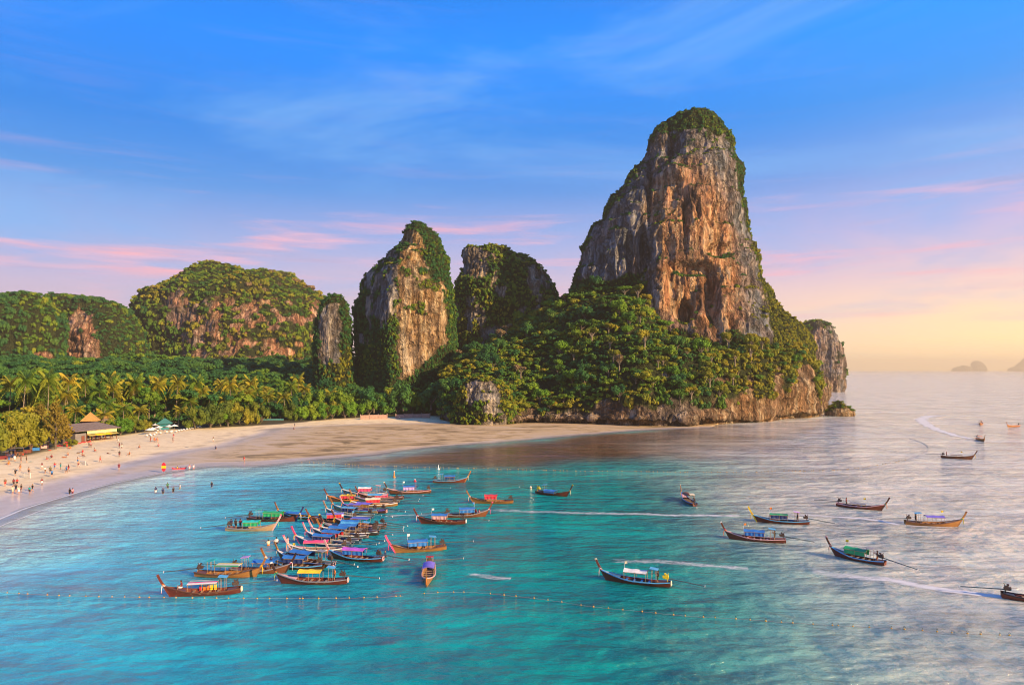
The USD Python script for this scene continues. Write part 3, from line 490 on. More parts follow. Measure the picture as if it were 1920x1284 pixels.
def instancer(name, protos, pos, which, scale, rng, label, cat_=None, tilt=.15):
    """Greenery nobody could count: one object of many copies."""
    p = numbered('/World', name); pi = UsdGeom.PointInstancer.Define(stage, p); paths = []
    for k, (mesh, mat) in enumerate(protos):
        paths.append(usdkit.mesh(stage, f'{p}/leaf_clump' + (f'_{k:03d}' if k else ''), mesh, mat).GetPath())
    pi.CreatePrototypesRel().SetTargets(paths)
    pi.CreatePositionsAttr(Vt.Vec3fArray.FromNumpy(np.asarray(pos, np.float32)))
    pi.CreateProtoIndicesAttr(Vt.IntArray.FromNumpy(np.asarray(which, np.int32)))
    sc = np.asarray(scale, float); sc = np.repeat(sc[:, None], 3, 1) if sc.ndim == 1 else sc
    pi.CreateScalesAttr(Vt.Vec3fArray.FromNumpy(sc.astype(np.float32)))
    yaw = rng.uniform(0, 2 * np.pi, len(pos)); q = np.zeros((len(pos), 4)); q[:, 0] = np.cos(yaw / 2); q[:, 3] = np.sin(yaw / 2)
    pi.CreateOrientationsAttr(Vt.QuathArray([Gf.Quath(float(a), float(b), float(c), float(d)) for a, b, c, d in q]))
    tag(pi, label, cat_ or 'foliage', None, 'stuff')
    return pi
# small clumps that hang on rock, and the crowns of trees on slopes, all about 1 m in radius (scaled where they stand)
CLUMP = [crown_mesh(200 + k, 1.0, .9, 130, .19, 5, -.35, .7, .5) for k in range(4)]
CROWN = [crown_mesh(300 + k, 1.0, 1.0, 420, .10, 12, -.45, .78, .38) for k in range(5)]
def sample(key, rng, gap, grow, lim=.5, near=None, drop=None):
    """Points on a mountain's green surface, about gap metres apart."""
    V, F, vg = surf[key]
    T = V[F]; nrm = np.cross(T[:, 1] - T[:, 0], T[:, 2] - T[:, 0]); A = np.linalg.norm(nrm, axis=1) / 2
    nrm = nrm / np.maximum(2 * A[:, None], 1e-9)
    c = T.mean(1); look = ((np.array([0, 0, EYE]) - c) * nrm).sum(1) / np.linalg.norm(c - [0, 0, EYE], axis=1)
    ok = (vg[F].mean(1) > lim) & (look > -.35) & (c[:, 2] > .8)
    if near is not None: ok &= near(c)
    w = A * ok; n = int(w.sum() / gap ** 2)
    k = rng.choice(len(F), n, p=w / w.sum()); b = rng.dirichlet((1, 1, 1), n)
    p = (T[k] * b[:, :, None]).sum(1); nn = nrm[k]
    # thin out points that crowd each other
    order = rng.permutation(n); tree = cKDTree(p); gone = np.zeros(n, bool)
    for i in order:
        if not gone[i]:
            for j in tree.query_ball_point(p[i], gap * .62):
                if j != i: gone[j] = True
    return p[~gone], nn[~gone]
rng = np.random.default_rng(11)
def dress(key, gap, size, label, mats, kind='clump', lim=.5, lift=.1, seed=1, flatten=1.0):
    rng = np.random.default_rng(seed)
    p, n = sample(key, rng, gap, size, lim)
    protos = [(m, mat) for mat in mats for m in (CLUMP if kind == 'clump' else CROWN)]
    s = size * (.6 + 1.0 * rng.uniform(0, 1, len(p)) ** 2.2); steep = 1 - np.clip(n[:, 2], 0, 1)
    sc = np.stack([s * (1 - .15 * steep), s * (1 - .15 * steep), s * (1 + .9 * steep ** 2) * flatten], 1)
    tone = fbm(p / 30, 3, seed + 50) + (.45 * smoothstep(1370, 1470, seen(p)[0]) * smoothstep(400, 520, seen(p)[1]) if key in ('tower', 'slope') else 0); w = np.clip((tone * 1.6 - .3) * len(mats) + rng.uniform(-.5, .5, len(p)), 0, len(mats) - 1e-3).astype(int)  # leaf tone turns golden towards the right: sunlight put into the colour
    per = len(protos) // len(mats)
    instancer('jungle_foliage', protos, p + n * lift * size, w * per + rng.integers(0, per, len(p)), sc, rng, label)
    return len(p)
cnt = {}
cnt['tower'] = dress('tower', 1.4, 1.05, 'dark bushes clinging to the crown and edges of the tallest limestone tower', [LEAF_DARK, LEAF_DARK, LEAF, LEAF_GOLD], seed=3, lift=-.25)
cnt['pillar'] = dress('pillar', 1.45, 1.15, 'dark green creepers and bushes on the flank of the pointed pillar', [LEAF_DARK, LEAF_DARK, LEAF], seed=4)
cnt['third'] = dress('third', 1.8, 1.45, 'bushes covering the broad pillar beside the tall tower', [LEAF_DARK, LEAF, LEAF, LEAF_GOLD], seed=5)
cnt['small'] = dress('small', 1.6, 1.25, 'bushes on the small pale limestone stump', [LEAF_DARK, LEAF_DARK, LEAF_GOLD], seed=6)
cnt['dome'] = dress('dome', 3.9, 3.0, 'forest covering the wide rounded mountain', [LEAF_DARK, LEAF, LEAF, LEAF_GOLD, LEAF_DRY], 'crown', seed=7)
cnt['shoulder'] = dress('shoulder', 4.4, 3.3, 'forest covering the lower shoulder of the rounded mountain', [LEAF, LEAF], 'crown', seed=8)
cnt['bluff'] = dress('bluff', 3.4, 2.6, 'forest covering the bluff with the rust and white cliff', [LEAF_DARK, LEAF], 'crown', seed=9)
cnt['ridge'] = dress('ridge', 3.9, 3.0, 'forest covering the dark ridge at the left edge', [LEAF_DARK, LEAF_DARK, LEAF], 'crown', seed=10)
cnt['far'] = dress('far', 4.5, 3.2, 'bushes on the far limestone headland', [LEAF_DARK, LEAF], seed=12)
cnt['islet'] = dress('islet', 1.4, 1.1, 'bushes on the small rock in the sea', [LEAF_GOLD, LEAF], seed=13)
cnt['crop'] = dress('crop', 1.5, 1.25, 'yellow bushes on the rocky outcrop at the end of the sand', [LEAF_GOLD, LEAF, LEAF_GOLD], seed=14)
cnt['slope1'] = dress('slope', 2.6, 2.0, 'undergrowth between the trees of the headland slope', [LEAF_DARK, LEAF, LEAF_GOLD], seed=15)
print(cnt)

# ------------------------------------------------------------------ trees one can tell apart
def land_z(x, y):
    return float(land_height(np.array([[x, y]], float))[0][0])
def tree_master(name, seed, R, H, trunk_h, nleaf, size, mat, bark=BARK, lobes=11, lobe=.38, core=True, trunk_r=.28, limbs=5, low=.35):
    m = master(name); rng = np.random.default_rng(seed)
    ms = [tube([(0, 0, -.8), (.1, .05, trunk_h * .5), (.05, -.1, trunk_h), (0, 0, trunk_h + H * .35)], [trunk_r * 1.3, trunk_r, trunk_r * .8, trunk_r * .35], 7)]
    for k in range(limbs):
        a = k * 2.4 + rng.uniform(-.4, .4); r = R * rng.uniform(.45, .7)
        ms.append(tube([(0, 0, trunk_h * .75), (math.cos(a) * r * .5, math.sin(a) * r * .5, trunk_h + H * .15), (math.cos(a) * r, math.sin(a) * r, trunk_h + H * .45)], [trunk_r * .6, trunk_r * .4, trunk_r * .15], 5))
    obj('trunk', cat(*ms), bark, m)
    obj('crown', crown_mesh(seed, R, H, nleaf, size, lobes, trunk_h, .78, lobe, core, low), mat, m)
    return m
LEAF_BEACH = leaf_material('leaf_beach', [(.2, (.03, .06, .012)), (.45, (.085, .12, .014)), (.65, (.17, .17, .018)), (.85, (.24, .19, .02)), (1, (.26, .16, .03))])
SLOPE_TREES = [tree_master(f'slope_tree_kind_{k}', 400 + k, (3.6, 3.2, 2.9, 3.8, 3.4, 4.0, 3.0)[k], (3.4, 4.2, 3.0, 3.0, 3.8, 2.6, 3.2)[k], (1.6, 1.4, 3.6, 3.2, 1.2, 1.5, 3.4)[k], 760, .34, m, PALM_BARK if k in (2, 3, 6) else BARK, lobes=(11, 8, 7, 13, 10, 14, 6)[k], lobe=(.38, .44, .42, .32, .4, .3, .36)[k]) for k, m in enumerate([LEAF, LEAF_BRIGHT, LEAF_GOLD, LEAF_BRIGHT, LEAF_DARK, LEAF, LEAF_DRY])]
BEACH_TREES = [tree_master(f'beach_tree_kind_{k}', 420 + k, 4.2, 5.2, .75, 1300, .31, m, lobes=18, lobe=.31, low=.08) for k, m in enumerate([LEAF_BEACH, LEAF_BRIGHT, LEAF, LEAF_BEACH, LEAF_DARK])]
rng = np.random.default_rng(77)
p, n = sample('slope', rng, 5.6, 4, .6)
sx, sy = seen(p); d = np.linalg.norm(p, axis=1)
size = .55 + 1.0 * rng.uniform(0, 1, len(p)) ** 1.8; size *= np.where(sx > 1430, .72, 1.0); order = np.argsort(d / size); n_tree = 230
dead = 0
for i in order[:n_tree]:
    tone = fbm(p[i:i + 1] / 45, 3, 5)[0] + rng.uniform(-.12, .12) + .10 * (sx[i] > 1000) + .11 * (sx[i] > 1280) - .14 * (sx[i] < 960)  # darker kinds left, golden ones right: side light painted as leaf colour
    k = 4 if tone < .40 else 0 if tone < .46 else 5 if tone < .5 else 1 if tone < .56 else 3 if tone < .60 else 2
    if rng.uniform() < .05: k = 6
    kind = {0: 'green', 5: 'green', 1: 'bright green', 3: 'bright green', 2: 'golden green', 4: 'dark green', 6: 'dry brown'}[k]
    zone = 'above the rocky outcrop' if sx[i] < 990 else 'at the headland\'s right end' if sx[i] > 1420 else 'just above the sea cliff' if sy[i] > 705 else 'left of the tall tower' if sx[i] < 1210 else 'under the orange cliff'
    copy_of(SLOPE_TREES[k], 'slope_tree', f'{kind} leafy tree on the slope {zone}', 'tree', p[i] - [0, 0, .3], rng.uniform(0, 6.28), f'{kind} trees {zone}', (size[i], size[i], size[i] * rng.uniform(.85, 1.2)))
rest = order[n_tree:]
if len(rest):
    instancer('jungle_foliage', [(CROWN[k], m) for k, m in enumerate([LEAF, LEAF_DARK, LEAF, LEAF_GOLD])], p[rest] + [0, 0, 2.2], rng.integers(0, 4, len(rest)), 3.4 * size[rest], rng, 'smaller tree crowns higher on the headland slope')
# pale leafless trees
def bare_tree(seed):
    rng = np.random.default_rng(seed); ms = [tube([(0, 0, -.5), (.1, 0, 1.5), (0, .1, 3)], [.26, .2, .16], 6)]
    tips = [(np.array([0, .1, 3.0]), np.array([0, 0, 1.0]), 1.7, .13, 0)]
    while tips:
        q, d, l, r, lev = tips.pop()
        for k in range(4 if lev < 2 else 3):
            e = d + rng.normal(size=3) * .62; e[2] = abs(e[2]) * .7 + .15; e /= np.linalg.norm(e); q2 = q + e * l
            ms.append(tube([q, (q + q2) / 2 + rng.normal(size=3) * .06, q2], [r, r * .75, r * .5], 4, False))
            if lev < 3: tips.append((q2, e, l * .68, r * .55, lev + 1))
    return ms[0], cat(*ms[1:])
PALE = M('pale_twigs', {'g': ('texture_coordinate', {}), 'n': ('noise_texture', {'scale': 2}), 'r': ('rgb_ramp', {'ramp': ramp((.3, (.26, .18, .15)), (.7, (.42, .32, .28)))}), 'p': ('principled_bsdf', {'roughness': .9})}, [('g.object', 'n.vector'), ('n.fac', 'r.fac'), ('r.color', 'p.base_color')])
for k, (px, py, D, s, lab) in enumerate([(712, 752, 398, 1.25, 'pale leafless tree among green trees left of the rocky beach end'), (804, 746, 396, 1.2, 'pale leafless tree nearest the dark gap beside the rocky outcrop'), (1225, 668, 388, 1.15, 'pale leafless tree on the headland slope under the orange cliff'), (20, 700, 400, 1.3, 'pale leafless tree above the palms at the left edge')]):
    q = at(px, py, D); t, b = bare_tree(500 + k); x = thing('bare_tree', lab, 'tree', q - [0, 0, 4 * s], k * 1.3, None, None, s)
    obj('trunk', t, PALE, x); obj('branches', b, PALE, x); 

# the wood behind the beach
rng = np.random.default_rng(31); pos = []
gx, gy = np.meshgrid(np.arange(-640, 20, 6.2), np.arange(215, 860, 6.2)); q = np.c_[gx.ravel(), gy.ravel()] + rng.uniform(-2.6, 2.6, (gx.size, 2))
q = q[(np.abs(q[:, 0] / q[:, 1]) < .86)]
z, w, d, t = land_height(q); keep = (t > 15); q, z, t = q[keep], z[keep], t[keep]
s = rng.uniform(2.9, 4.9, len(q)); hgt = 4.5 + 8 * rng.uniform(0, 1, len(q)) ** 2 + 8 * smoothstep(30, 150, t) + 9 * (fbm(np.c_[q / 40, 0 * t], 3, 4) - .5)
tone = fbm(np.c_[q / 35, 0 * t], 3, 6) + rng.uniform(-.15, .15, len(q)) - .25 * smoothstep(60, 110, t)
w = np.where(tone < .42, 0, np.where(tone < .52, 1, np.where(tone < .62, 2, 3))) * 5 + rng.integers(0, 5, len(q))
instancer('jungle_foliage', [(m, mat) for mat in (LEAF_DARK, LEAF, LEAF_BRIGHT, LEAF_GOLD) for m in CROWN], np.c_[q, z + hgt], w, np.stack([s, s, s * rng.uniform(.75, 1.2, len(q))], 1), rng, 'dense tropical wood between the palms and the mountains')
q2 = q[(t < 70)]; z2 = z[t < 70]
instancer('jungle_foliage', [(m, LEAF_DARK) for m in CLUMP], np.c_[q2, z2 + 1.4], rng.integers(0, 4, len(q2)), rng.uniform(2.4, 3.6, len(q2)), rng, 'dark undergrowth between the palm trunks')

# palms
FROND = leaf_material('palm_leaf', [(.2, (.11, .14, .016)), (.5, (.24, .23, .02)), (.8, (.34, .26, .03)), (1, (.36, .20, .04))], .3)
FROND_GREEN = leaf_material('palm_leaf_green', [(.2, (.05, .12, .016)), (.5, (.12, .19, .018)), (.8, (.22, .22, .025)), (1, (.28, .18, .035))], .3)
def frond(length, elev, droop, seed):
    rng = np.random.default_rng(seed); n = 13; t = np.linspace(0, 1, n)
    x = length * (t - .12 * droop * t ** 3); z = length * (math.sin(elev) * t - droop * t ** 2.1); x = x * math.cos(elev * .6)
    V, F = [], []
    for i in range(n - 1):
        k = len(V); V += [(x[i], -.035, z[i]), (x[i], .035, z[i]), (x[i + 1], 0, z[i + 1] - .02)]; F.append((k, k + 1, k + 2))
    for i in range(1, n):
        w = .95 * length / 4 * math.sin(math.pi * min(1, .12 + .88 * t[i])) ** .6 + .15
        for sgn in (-1, 1):
            k = len(V); fx = x[i] + .35 * w; sag = w * rng.uniform(.45, .8)
            V += [(x[i] - .16, 0, z[i]), (x[i] + .18, 0, z[i] + .02), (fx + .1, sgn * w * .85, z[i] - sag), (fx - .12, sgn * w * .8, z[i] - sag * .95)]
            F += [(k, k + 1, k + 2), (k, k + 2, k + 3)]
    return np.array(V), np.array(F)
def palm_master(name, h, lean, seed, mat):
    m = master(name); rng = np.random.default_rng(seed)
    zz = np.linspace(0, 1, 9); pts = np.stack([lean * zz ** 1.6, .3 * lean * np.sin(zz * 3), h * zz], 1); pts[0, 2] = -.8
    obj('trunk', tube(pts, np.linspace(.22, .12, 9) + .07 * (zz < .1), 7), PALM_BARK, m)
    top = pts[-1]
    for k in range(19):
        a = k * 2.39996 + rng.uniform(-.15, .15); e = 1.15 - 1.5 * (k / 18) + rng.uniform(-.12, .12)
        V, F = frond(rng.uniform(3.5, 4.4), e, .35 + .42 * (k / 18) + rng.uniform(0, .1), seed * 50 + k)
        c, s = math.cos(a), math.sin(a); V = V @ np.array([[c, s, 0], [-s, c, 0], [0, 0, 1]]) + top
        obj('frond', (V, F), mat, m)
    for k in range(4):
        c = trimesh.creation.icosphere(1, .17); c.apply_translation(top + [.3 * math.cos(k * 1.6), .3 * math.sin(k * 1.6), -.35]); obj('coconut', c, paint((.16, .14, .04), .6), m)
    return m
PALMS = [(palm_master(f'palm_kind_{k}', h, l, 60 + k, mt), h, l) for k, (h, l, mt) in enumerate([(9, .8, FROND), (9, 1.8, FROND_GREEN), (9, -1.2, FROND), (9, .3, FROND_GREEN)])]
seq = {}
def palm(px, pyc, t_in, k, label=None, group=None, seed=0):
    """A palm whose crown is seen at (px, pyc), standing t_in metres behind the trees' edge."""
    x_dir = (px - 960) / FPX; lo = 150.0
    for D in np.arange(180, 430, 1.0):
        if signed(TREELINE, WOOD, np.array([[x_dir * D, D]]))[0] > t_in: break
    c = at(px, pyc, D); zb = land_z(c[0], c[1]); h = np.clip(c[2] - zb, 5, 21); s = float(np.clip(h / 9, .8, 1.12))
    zone = 'left of the thatched roof' if px < 115 else 'behind the restaurant' if px < 225 else 'behind the white parasols' if px < 340 else 'behind the golden trees right of the parasols' if px < 500 else 'at the right end of the palm grove'
    zone += ', in its front rows' if t_in < 25 else ', in its back rows'
    if not label: seq[zone] = seq.get(zone, 0) + 1
    copy_of(PALMS[k][0], 'palm_tree', label or f'coconut palm {zone}', 'palm tree', (c[0], c[1], zb), seed * 1.7, group if label else f'coconut palms {zone}', (s, s, h / 9))
front = [(138, 768, 14, 'coconut palm standing behind the golden thatched roof'), (196, 757, 8, None), (190, 776, 4, 'low coconut palm leaning out behind the restaurant roof'), (231, 764, 8, None), (258, 766, 6, None), (308, 776, 5, 'short coconut palm in front of the blue hut'), (334, 768, 4, 'leaning coconut palm beside the parasols'), (279, 742, 22, None), (45, 742, 40, None), (92, 752, 24, None), (118, 745, 30, None), (165, 742, 40, None), (212, 742, 28, None), (365, 752, 16, None), (350, 744, 26, None), (392, 745, 22, None), (312, 738, 30, None), (247, 735, 36, None), (425, 750, 16, None), (445, 742, 22, None), (468, 735, 26, None), (486, 733, 28, None), (507, 742, 20, 'coconut palm leftmost of the tall group near the middle of the beach wood'), (520, 735, 22, None), (535, 742, 16, None), (546, 724, 26, None), (563, 713, 34, 'tallest coconut palm at the right end of the grove'), (582, 742, 18, None), (574, 728, 30, None), (610, 742, 26, None), (624, 736, 30, None)]
for i, (px, py, ti, lab) in enumerate(front): palm(px, py, ti, i % 4, lab, None, i)
rng = np.random.default_rng(8)
for i in range(62):
    px = rng.uniform(8, 470); palm(px, rng.uniform(712, 754), rng.uniform(20, 70), i % 4, None, None, i + 40)

# broad trees along the back of the beach: (column, foot row, width, height in rows, kind)
ORD = ['leftmost', 'second', 'third', 'fourth', 'fifth', 'sixth', 'seventh', 'eighth', 'ninth', 'tenth', 'eleventh', 'twelfth', 'thirteenth', 'fourteenth', 'fifteenth', 'sixteenth', 'seventeenth', 'eighteenth', 'nineteenth', 'twentieth']
def nth(k): return ORD[k] if k == 0 else ORD[k] + ' from the left'
edge = [(-30, 865, 70, 85, 0), (14, 853, 62, 80, 3), (52, 846, 58, 74, 0), (84, 838, 42, 60, 3), (-10, 838, 60, 78, 1), (140, 826, 32, 32, 1), (128, 838, 22, 16, 0), (196, 815, 36, 32, 2), (222, 816, 40, 36, 1), (250, 812, 32, 30, 0), (268, 810, 26, 25, 3), (238, 806, 34, 36, 2),
    (362, 805, 40, 44, 0), (392, 803, 52, 50, 3), (425, 800, 46, 50, 0), (446, 798, 40, 46, 3), (470, 796, 34, 44, 0), (488, 794, 28, 36, 3), (410, 800, 40, 44, 1),
    (541, 790, 34, 36, 0), (562, 790, 30, 32, 1), (585, 789, 34, 34, 2), (608, 788, 40, 38, 1), (622, 786, 34, 36, 3), (645, 785, 36, 36, 1), (665, 783, 34, 34, 1), (690, 781, 40, 42, 2), (716, 780, 42, 44, 2), (744, 779, 46, 48, 4), (770, 778, 46, 50, 2), (795, 777, 40, 46, 4), (815, 777, 36, 42, 4), (835, 776, 30, 60, 4), (640, 774, 44, 46, 2), (590, 774, 40, 46, 2), (700, 768, 50, 50, 4), (755, 764, 54, 56, 4), (808, 762, 50, 56, 4), (555, 778, 40, 40, 4)]
names = {0: 'golden green broad tree along the back of the beach', 3: 'golden green broad tree along the back of the beach', 1: 'fresh green broad tree along the back of the beach', 2: 'dull green broad tree along the back of the beach', 4: 'dark shaded tree at the far end of the beach'}
own = {1: 'big broad tree shading people at the left edge of the beach', 5: 'small green tree between the thatched roof and the white wall', 13: 'largest golden tree right of the parasols', 19: 'lone round golden tree standing forward beside the teal hoarding'}
kin = {0: 0, 3: 0, 1: 1, 2: 2, 4: 4}; rank = {}
for kk in set(kin.values()):
    for r_, i in enumerate(sorted([i for i in range(len(edge)) if i not in own and kin[edge[i][4]] == kk], key=lambda i: edge[i][0])): rank[i] = r_
for i, (px, py, wd, ht, k) in enumerate(edge):
    c = on(px, py, 1.8); zb = land_z(c[0], c[1]); D = c[1]; c = on(px, py, zb) if py > 700 else c; D = c[1]
    sw, sh = wd / FPX * D / 7.6, ht / FPX * D / 6.4
    copy_of(BEACH_TREES[k], 'beach_tree', own.get(i) or f'{names[k]}, {nth(rank[i])}', 'tree', (c[0], c[1] + 1.5, zb), i * 2.1, {0: 'golden trees behind the beach', 3: 'golden trees behind the beach', 1: 'fresh green trees behind the beach', 2: 'dull green trees behind the beach', 4: 'dark trees at the far end of the beach'}[k], (sw, sw, sh))
# feathery casuarinas
def casuarina(px, py, wd, ht, lab, seed):
    c = on(px, py, 1.8); zb = land_z(c[0], c[1]); D = c[1]; W, Hh = wd / FPX * D, ht / FPX * D; rng = np.random.default_rng(seed)
    x = thing('casuarina_tree', lab, 'tree', (c[0], c[1] + 2, zb))
    ms = [tube([(0, 0, -.5), (.2, 0, Hh * .5), (0, .1, Hh * .95)], [.35, .25, .05], 7)]; pts = []; nr = []
    for k in range(46):
        h = Hh * (.16 + .8 * k / 46); r = W / 2 * (1 - (k / 46) ** 1.7) * rng.uniform(.6, 1.05) + .3; a = k * 2.4
        tip = np.array([math.cos(a) * r, math.sin(a) * r, h + r * .55]); ms.append(tube([(0, 0, h * .92), tip * [.5, .5, 1] - [0, 0, r * .1], tip], [.09, .05, .02], 4, False))
        for j in range(26):
            u = rng.uniform(.25, 1.05); pts.append(np.array([0, 0, h * .92]) * (1 - u) + tip * u + rng.normal(size=3) * .35); nr.append(rng.normal(size=3) * [1, 1, .3])
    pts, nr = np.array(pts), np.array(nr); nr /= np.linalg.norm(nr, axis=1, keepdims=True)
    V, F = leaves(pts, nr, .42, rng); obj('trunk', cat(*ms), BARK, x); obj('crown', (V, F), LEAF_GOLD if seed % 2 else LEAF_FEATHER, x)
LEAF_FEATHER = leaf_material('casuarina_leaf', [(.2, (.12, .10, .02)), (.6, (.20, .15, .02)), (1, (.26, .16, .03))], .35)
casuarina(96, 842, 52, 92, 'tall feathery golden casuarina left of the thatched roof', 2)
casuarina(68, 835, 34, 80, 'slimmer feathery casuarina behind the big broad tree at the left', 4)
casuarina(112, 832, 30, 56, 'shorter feathery casuarina touching the thatched roof', 6)

# ------------------------------------------------------------------ long-tailed boats
WOODS = {'red': (.13, .028, .014), 'brown': (.15, .05, .018), 'honey': (.30, .135, .035), 'dark': (.05, .022, .016), 'pale': (.34, .22, .12), 'blue': (.04, .10, .16), 'grey': (.15, .11, .10)}
def wood(c):
    key = ('wood', tuple(c))
    if key not in _paint:
        c = np.array(c)
        _paint[key] = M('planked_wood_%03d' % len(_paint), {'g': ('texture_coordinate', {}), 'mp': ('mapping', {'scale': (.5, 2, 9)}), 'n': ('noise_texture', {'scale': 2.2, 'detail': 6, 'roughness': .65}), 'r': ('rgb_ramp', {'ramp': ramp((.28, c * .5), (.5, c), (.72, c * 1.5))}), 'bu': ('bump', {'strength': .3, 'distance': .02}), 'p': ('principled_bsdf', {'roughness': .42, 'specular_ior_level': .45})},
            [('g.object', 'mp.vector'), ('mp.vector', 'n.vector'), ('n.fac', 'r.fac'), ('n.fac', 'bu.height'), ('bu.normal', 'p.normal'), ('r.color', 'p.base_color')])
    return _paint[key]
PAINT = {'blue': (.03, .17, .50), 'navy': (.02, .035, .13), 'sky': (.09, .36, .62), 'teal': (.02, .46, .40), 'green': (.02, .33, .12), 'red': (.58, .03, .05), 'pink': (.70, .07, .18), 'magenta': (.48, .10, .55), 'purple': (.18, .14, .56), 'yellow': (.78, .55, .02), 'cream': (.68, .60, .42), 'white': (.72, .70, .68), 'brown': (.13, .05, .025), 'orange': (.75, .22, .03), 'grey': (.22, .22, .25), 'black': (.018, .016, .016), 'rose': (.62, .34, .34), 'lilac': (.52, .30, .62), 'honey': (.30, .135, .035), 'maroon': (.16, .02, .03), 'steel': (.06, .10, .105), 'rust': (.16, .05, .03)}
def P(c, rough=.5): return paint(PAINT[c], rough)
def loft(sections, closed=True, caps=True):
    S = np.asarray(sections, float); a, b = S.shape[:2]; V = S.reshape(-1, 3); F = grid_faces(a, b, closed)
    if caps:
        V = np.vstack([V, S[0].mean(0), S[-1].mean(0)]); k = np.arange(b); k2 = (k + 1) % b; e = (a - 1) * b
        F = np.vstack([F, np.stack([np.full(b, len(V) - 2), k2, k], 1), np.stack([np.full(b, len(V) - 1), e + k, e + k2], 1)])
    m = trimesh.Trimesh(V, F, process=False)
    if m.volume < 0: m.invert()
    return m
def beam(s): return .86 * np.where(s < .42, .66 + .34 * np.sin(np.pi / 2 * s / .42), np.maximum(1 - np.abs((s - .42) / .58) ** 2.3, 0) + .03)
def sheer(s): return .50 + .22 * np.clip((.3 - s) / .3, 0, 1) ** 2 + .78 * np.clip((s - .5) / .5, 0, 1) ** 2.2
def fore(s, L): return .62 * np.clip((s - .7) / .3, 0, 1) ** 2
def station(s, L, t):      # a point of the hull's side: t = 0 keel .. 1 rail
    keel = -.30 + .22 * np.clip((.15 - s) / .15, 0, 1) + .06 * np.clip((s - .85) / .15, 0, 1)
    aft = -.28 * np.clip((.12 - s) / .12, 0, 1)
    return -L / 2 + s * L + (fore(s, L) + aft) * t ** 1.5, beam(s) * t ** .5, keel + (sheer(s) - keel) * t
def boat(bow, stern, label, hull='red', rail='white', prow=None, tip='white', roof='blue', roof_kind='arch', x0=-.12, rl=3.2, curtain=None, awning=None, shaft=0.0, pitch=-.06, ribbons=('pink', 'yellow'), flag=None, floor='brown', benches=True, length=None, engine='rust', tail=True, guard=None, rh=1.55, deck='pale', second=None):
    pb, ps = on(*bow), on(*stern); v = (pb - ps)[:2]; L0 = float(np.hypot(*v)); L = length or float(np.clip(L0, 6.4, 8.8)); ang = math.atan2(v[1], v[0])
    c = pb[:2] - v / L0 * L / 2
    x = thing('longtail_boat', label, 'boat', (c[0], c[1], .0), ang, 'longtail boats anchored in the bay')
    ss = np.linspace(0, 1, 26); tt = np.array([1, .82, .62, .42, .22, .06])
    sec = []
    for s in ss:
        out = [np.array(station(s, L, t)) for t in tt]; X1, Y1, Z1 = station(s, L, 1.0)
        yi = max(Y1 - .07, Y1 * .5); fz = .10; yf = max(beam(s) * .74 - .05, Y1 * .3)
        zi = min(max(fz, .1), Z1 - .12) if s < .9 else Z1 - .15
        loop = [p for p in out] + [p * [1, -1, 1] for p in out[::-1]] + [np.array([X1, -yi, Z1]), np.array([X1 - fore(s, L) * .4, -yf, zi]), np.array([X1 - fore(s, L) * .4, yf, zi]), np.array([X1, yi, Z1])]
        sec.append(loop)
    obj('hull', loft(sec), wood(WOODS[hull]), x, 35)
    # painted rails along both sides
    rails = []
    for sg in (1, -1):
        q = []
        for s in ss:
            X1, Y1, Z1 = station(s, L, 1.0); Y1 *= sg
            q.append([(X1, Y1 - .085 * sg, Z1 + .03), (X1, Y1 + .045 * sg, Z1 + .03), (X1, Y1 + .045 * sg, Z1 - .075), (X1, Y1 + .004 * sg, Z1 - .075), (X1, Y1 - .085 * sg, Z1 + .004)])
        rails.append(loft(q))
    for r in rails: obj('rail', r, P(rail), x)
    if second:
        for sg in (1, -1):
            q = []
            for s in ss:
                X1, Y1, Z1 = station(s, L, .80); X2, Y2, Z2 = station(s, L, .66)
                q.append([(X1, (Y1 + .012) * sg, Z1), (X2, (Y2 + .012) * sg, Z2), (X2, (Y2 - .03) * sg, Z2), (X1, (Y1 - .03) * sg, Z1)])
            obj('stripe', loft(q), P(second), x)
    # floor boards, thwarts, foredeck
    q = [(np.array([station(s, L, 1)[0], (beam(s) * .74 - .06) * sg, .122])) for sg in (1, -1) for s in np.linspace(.08, .84, 12)]
    n = 12; Fc = grid_faces(2, n); obj('floor', trimesh.Trimesh(np.array(q), Fc, process=False), wood(WOODS['brown']) if floor == 'brown' else P(floor), x)
    if benches:
        for s in (.30, .42, .54, .66):
            X1, Y1, Z1 = station(s, L, 1); obj('thwart', box(.26, 2 * Y1 - .16, .045, (X1, 0, Z1 - .16)), wood(WOODS['pale']) if floor == 'brown' else P(floor), x)
    q = []
    for s in np.linspace(.76, .975, 8):
        X1, Y1, Z1 = station(s, L, 1); y = max(Y1 - .07, .02); q.append([(X1, y, Z1 - .03), (X1, -y, Z1 - .03), (X1, -y, Z1 - .09), (X1, y, Z1 - .09)])
    obj('foredeck', loft(q), wood(WOODS[deck]) if deck in WOODS else P(deck), x)
    X1, Y1, Z1 = station(.1, L, 1)
    q = []
    for s in np.linspace(.03, .16, 5):
        X1, Y1, Z1 = station(s, L, 1); y = Y1 - .075; q.append([(X1, y, Z1 - .04), (X1, -y, Z1 - .04), (X1, -y, Z1 - .09), (X1, y, Z1 - .09)])
    obj('sterndeck', loft(q), wood(WOODS['brown']), x)
    # the high stem
    z1 = sheer(1.0); path = [(L / 2 - .12, .0), (L / 2 + .26, .62), (L / 2 + .60, z1), (L / 2 + .88, z1 + .42), (L / 2 + 1.12, z1 + .86), (L / 2 + 1.28, z1 + 1.22)]
    wd = [.10, .12, .13, .12, .10, .085]; th = [.16, .22, .26, .25, .24, .26]; q = []
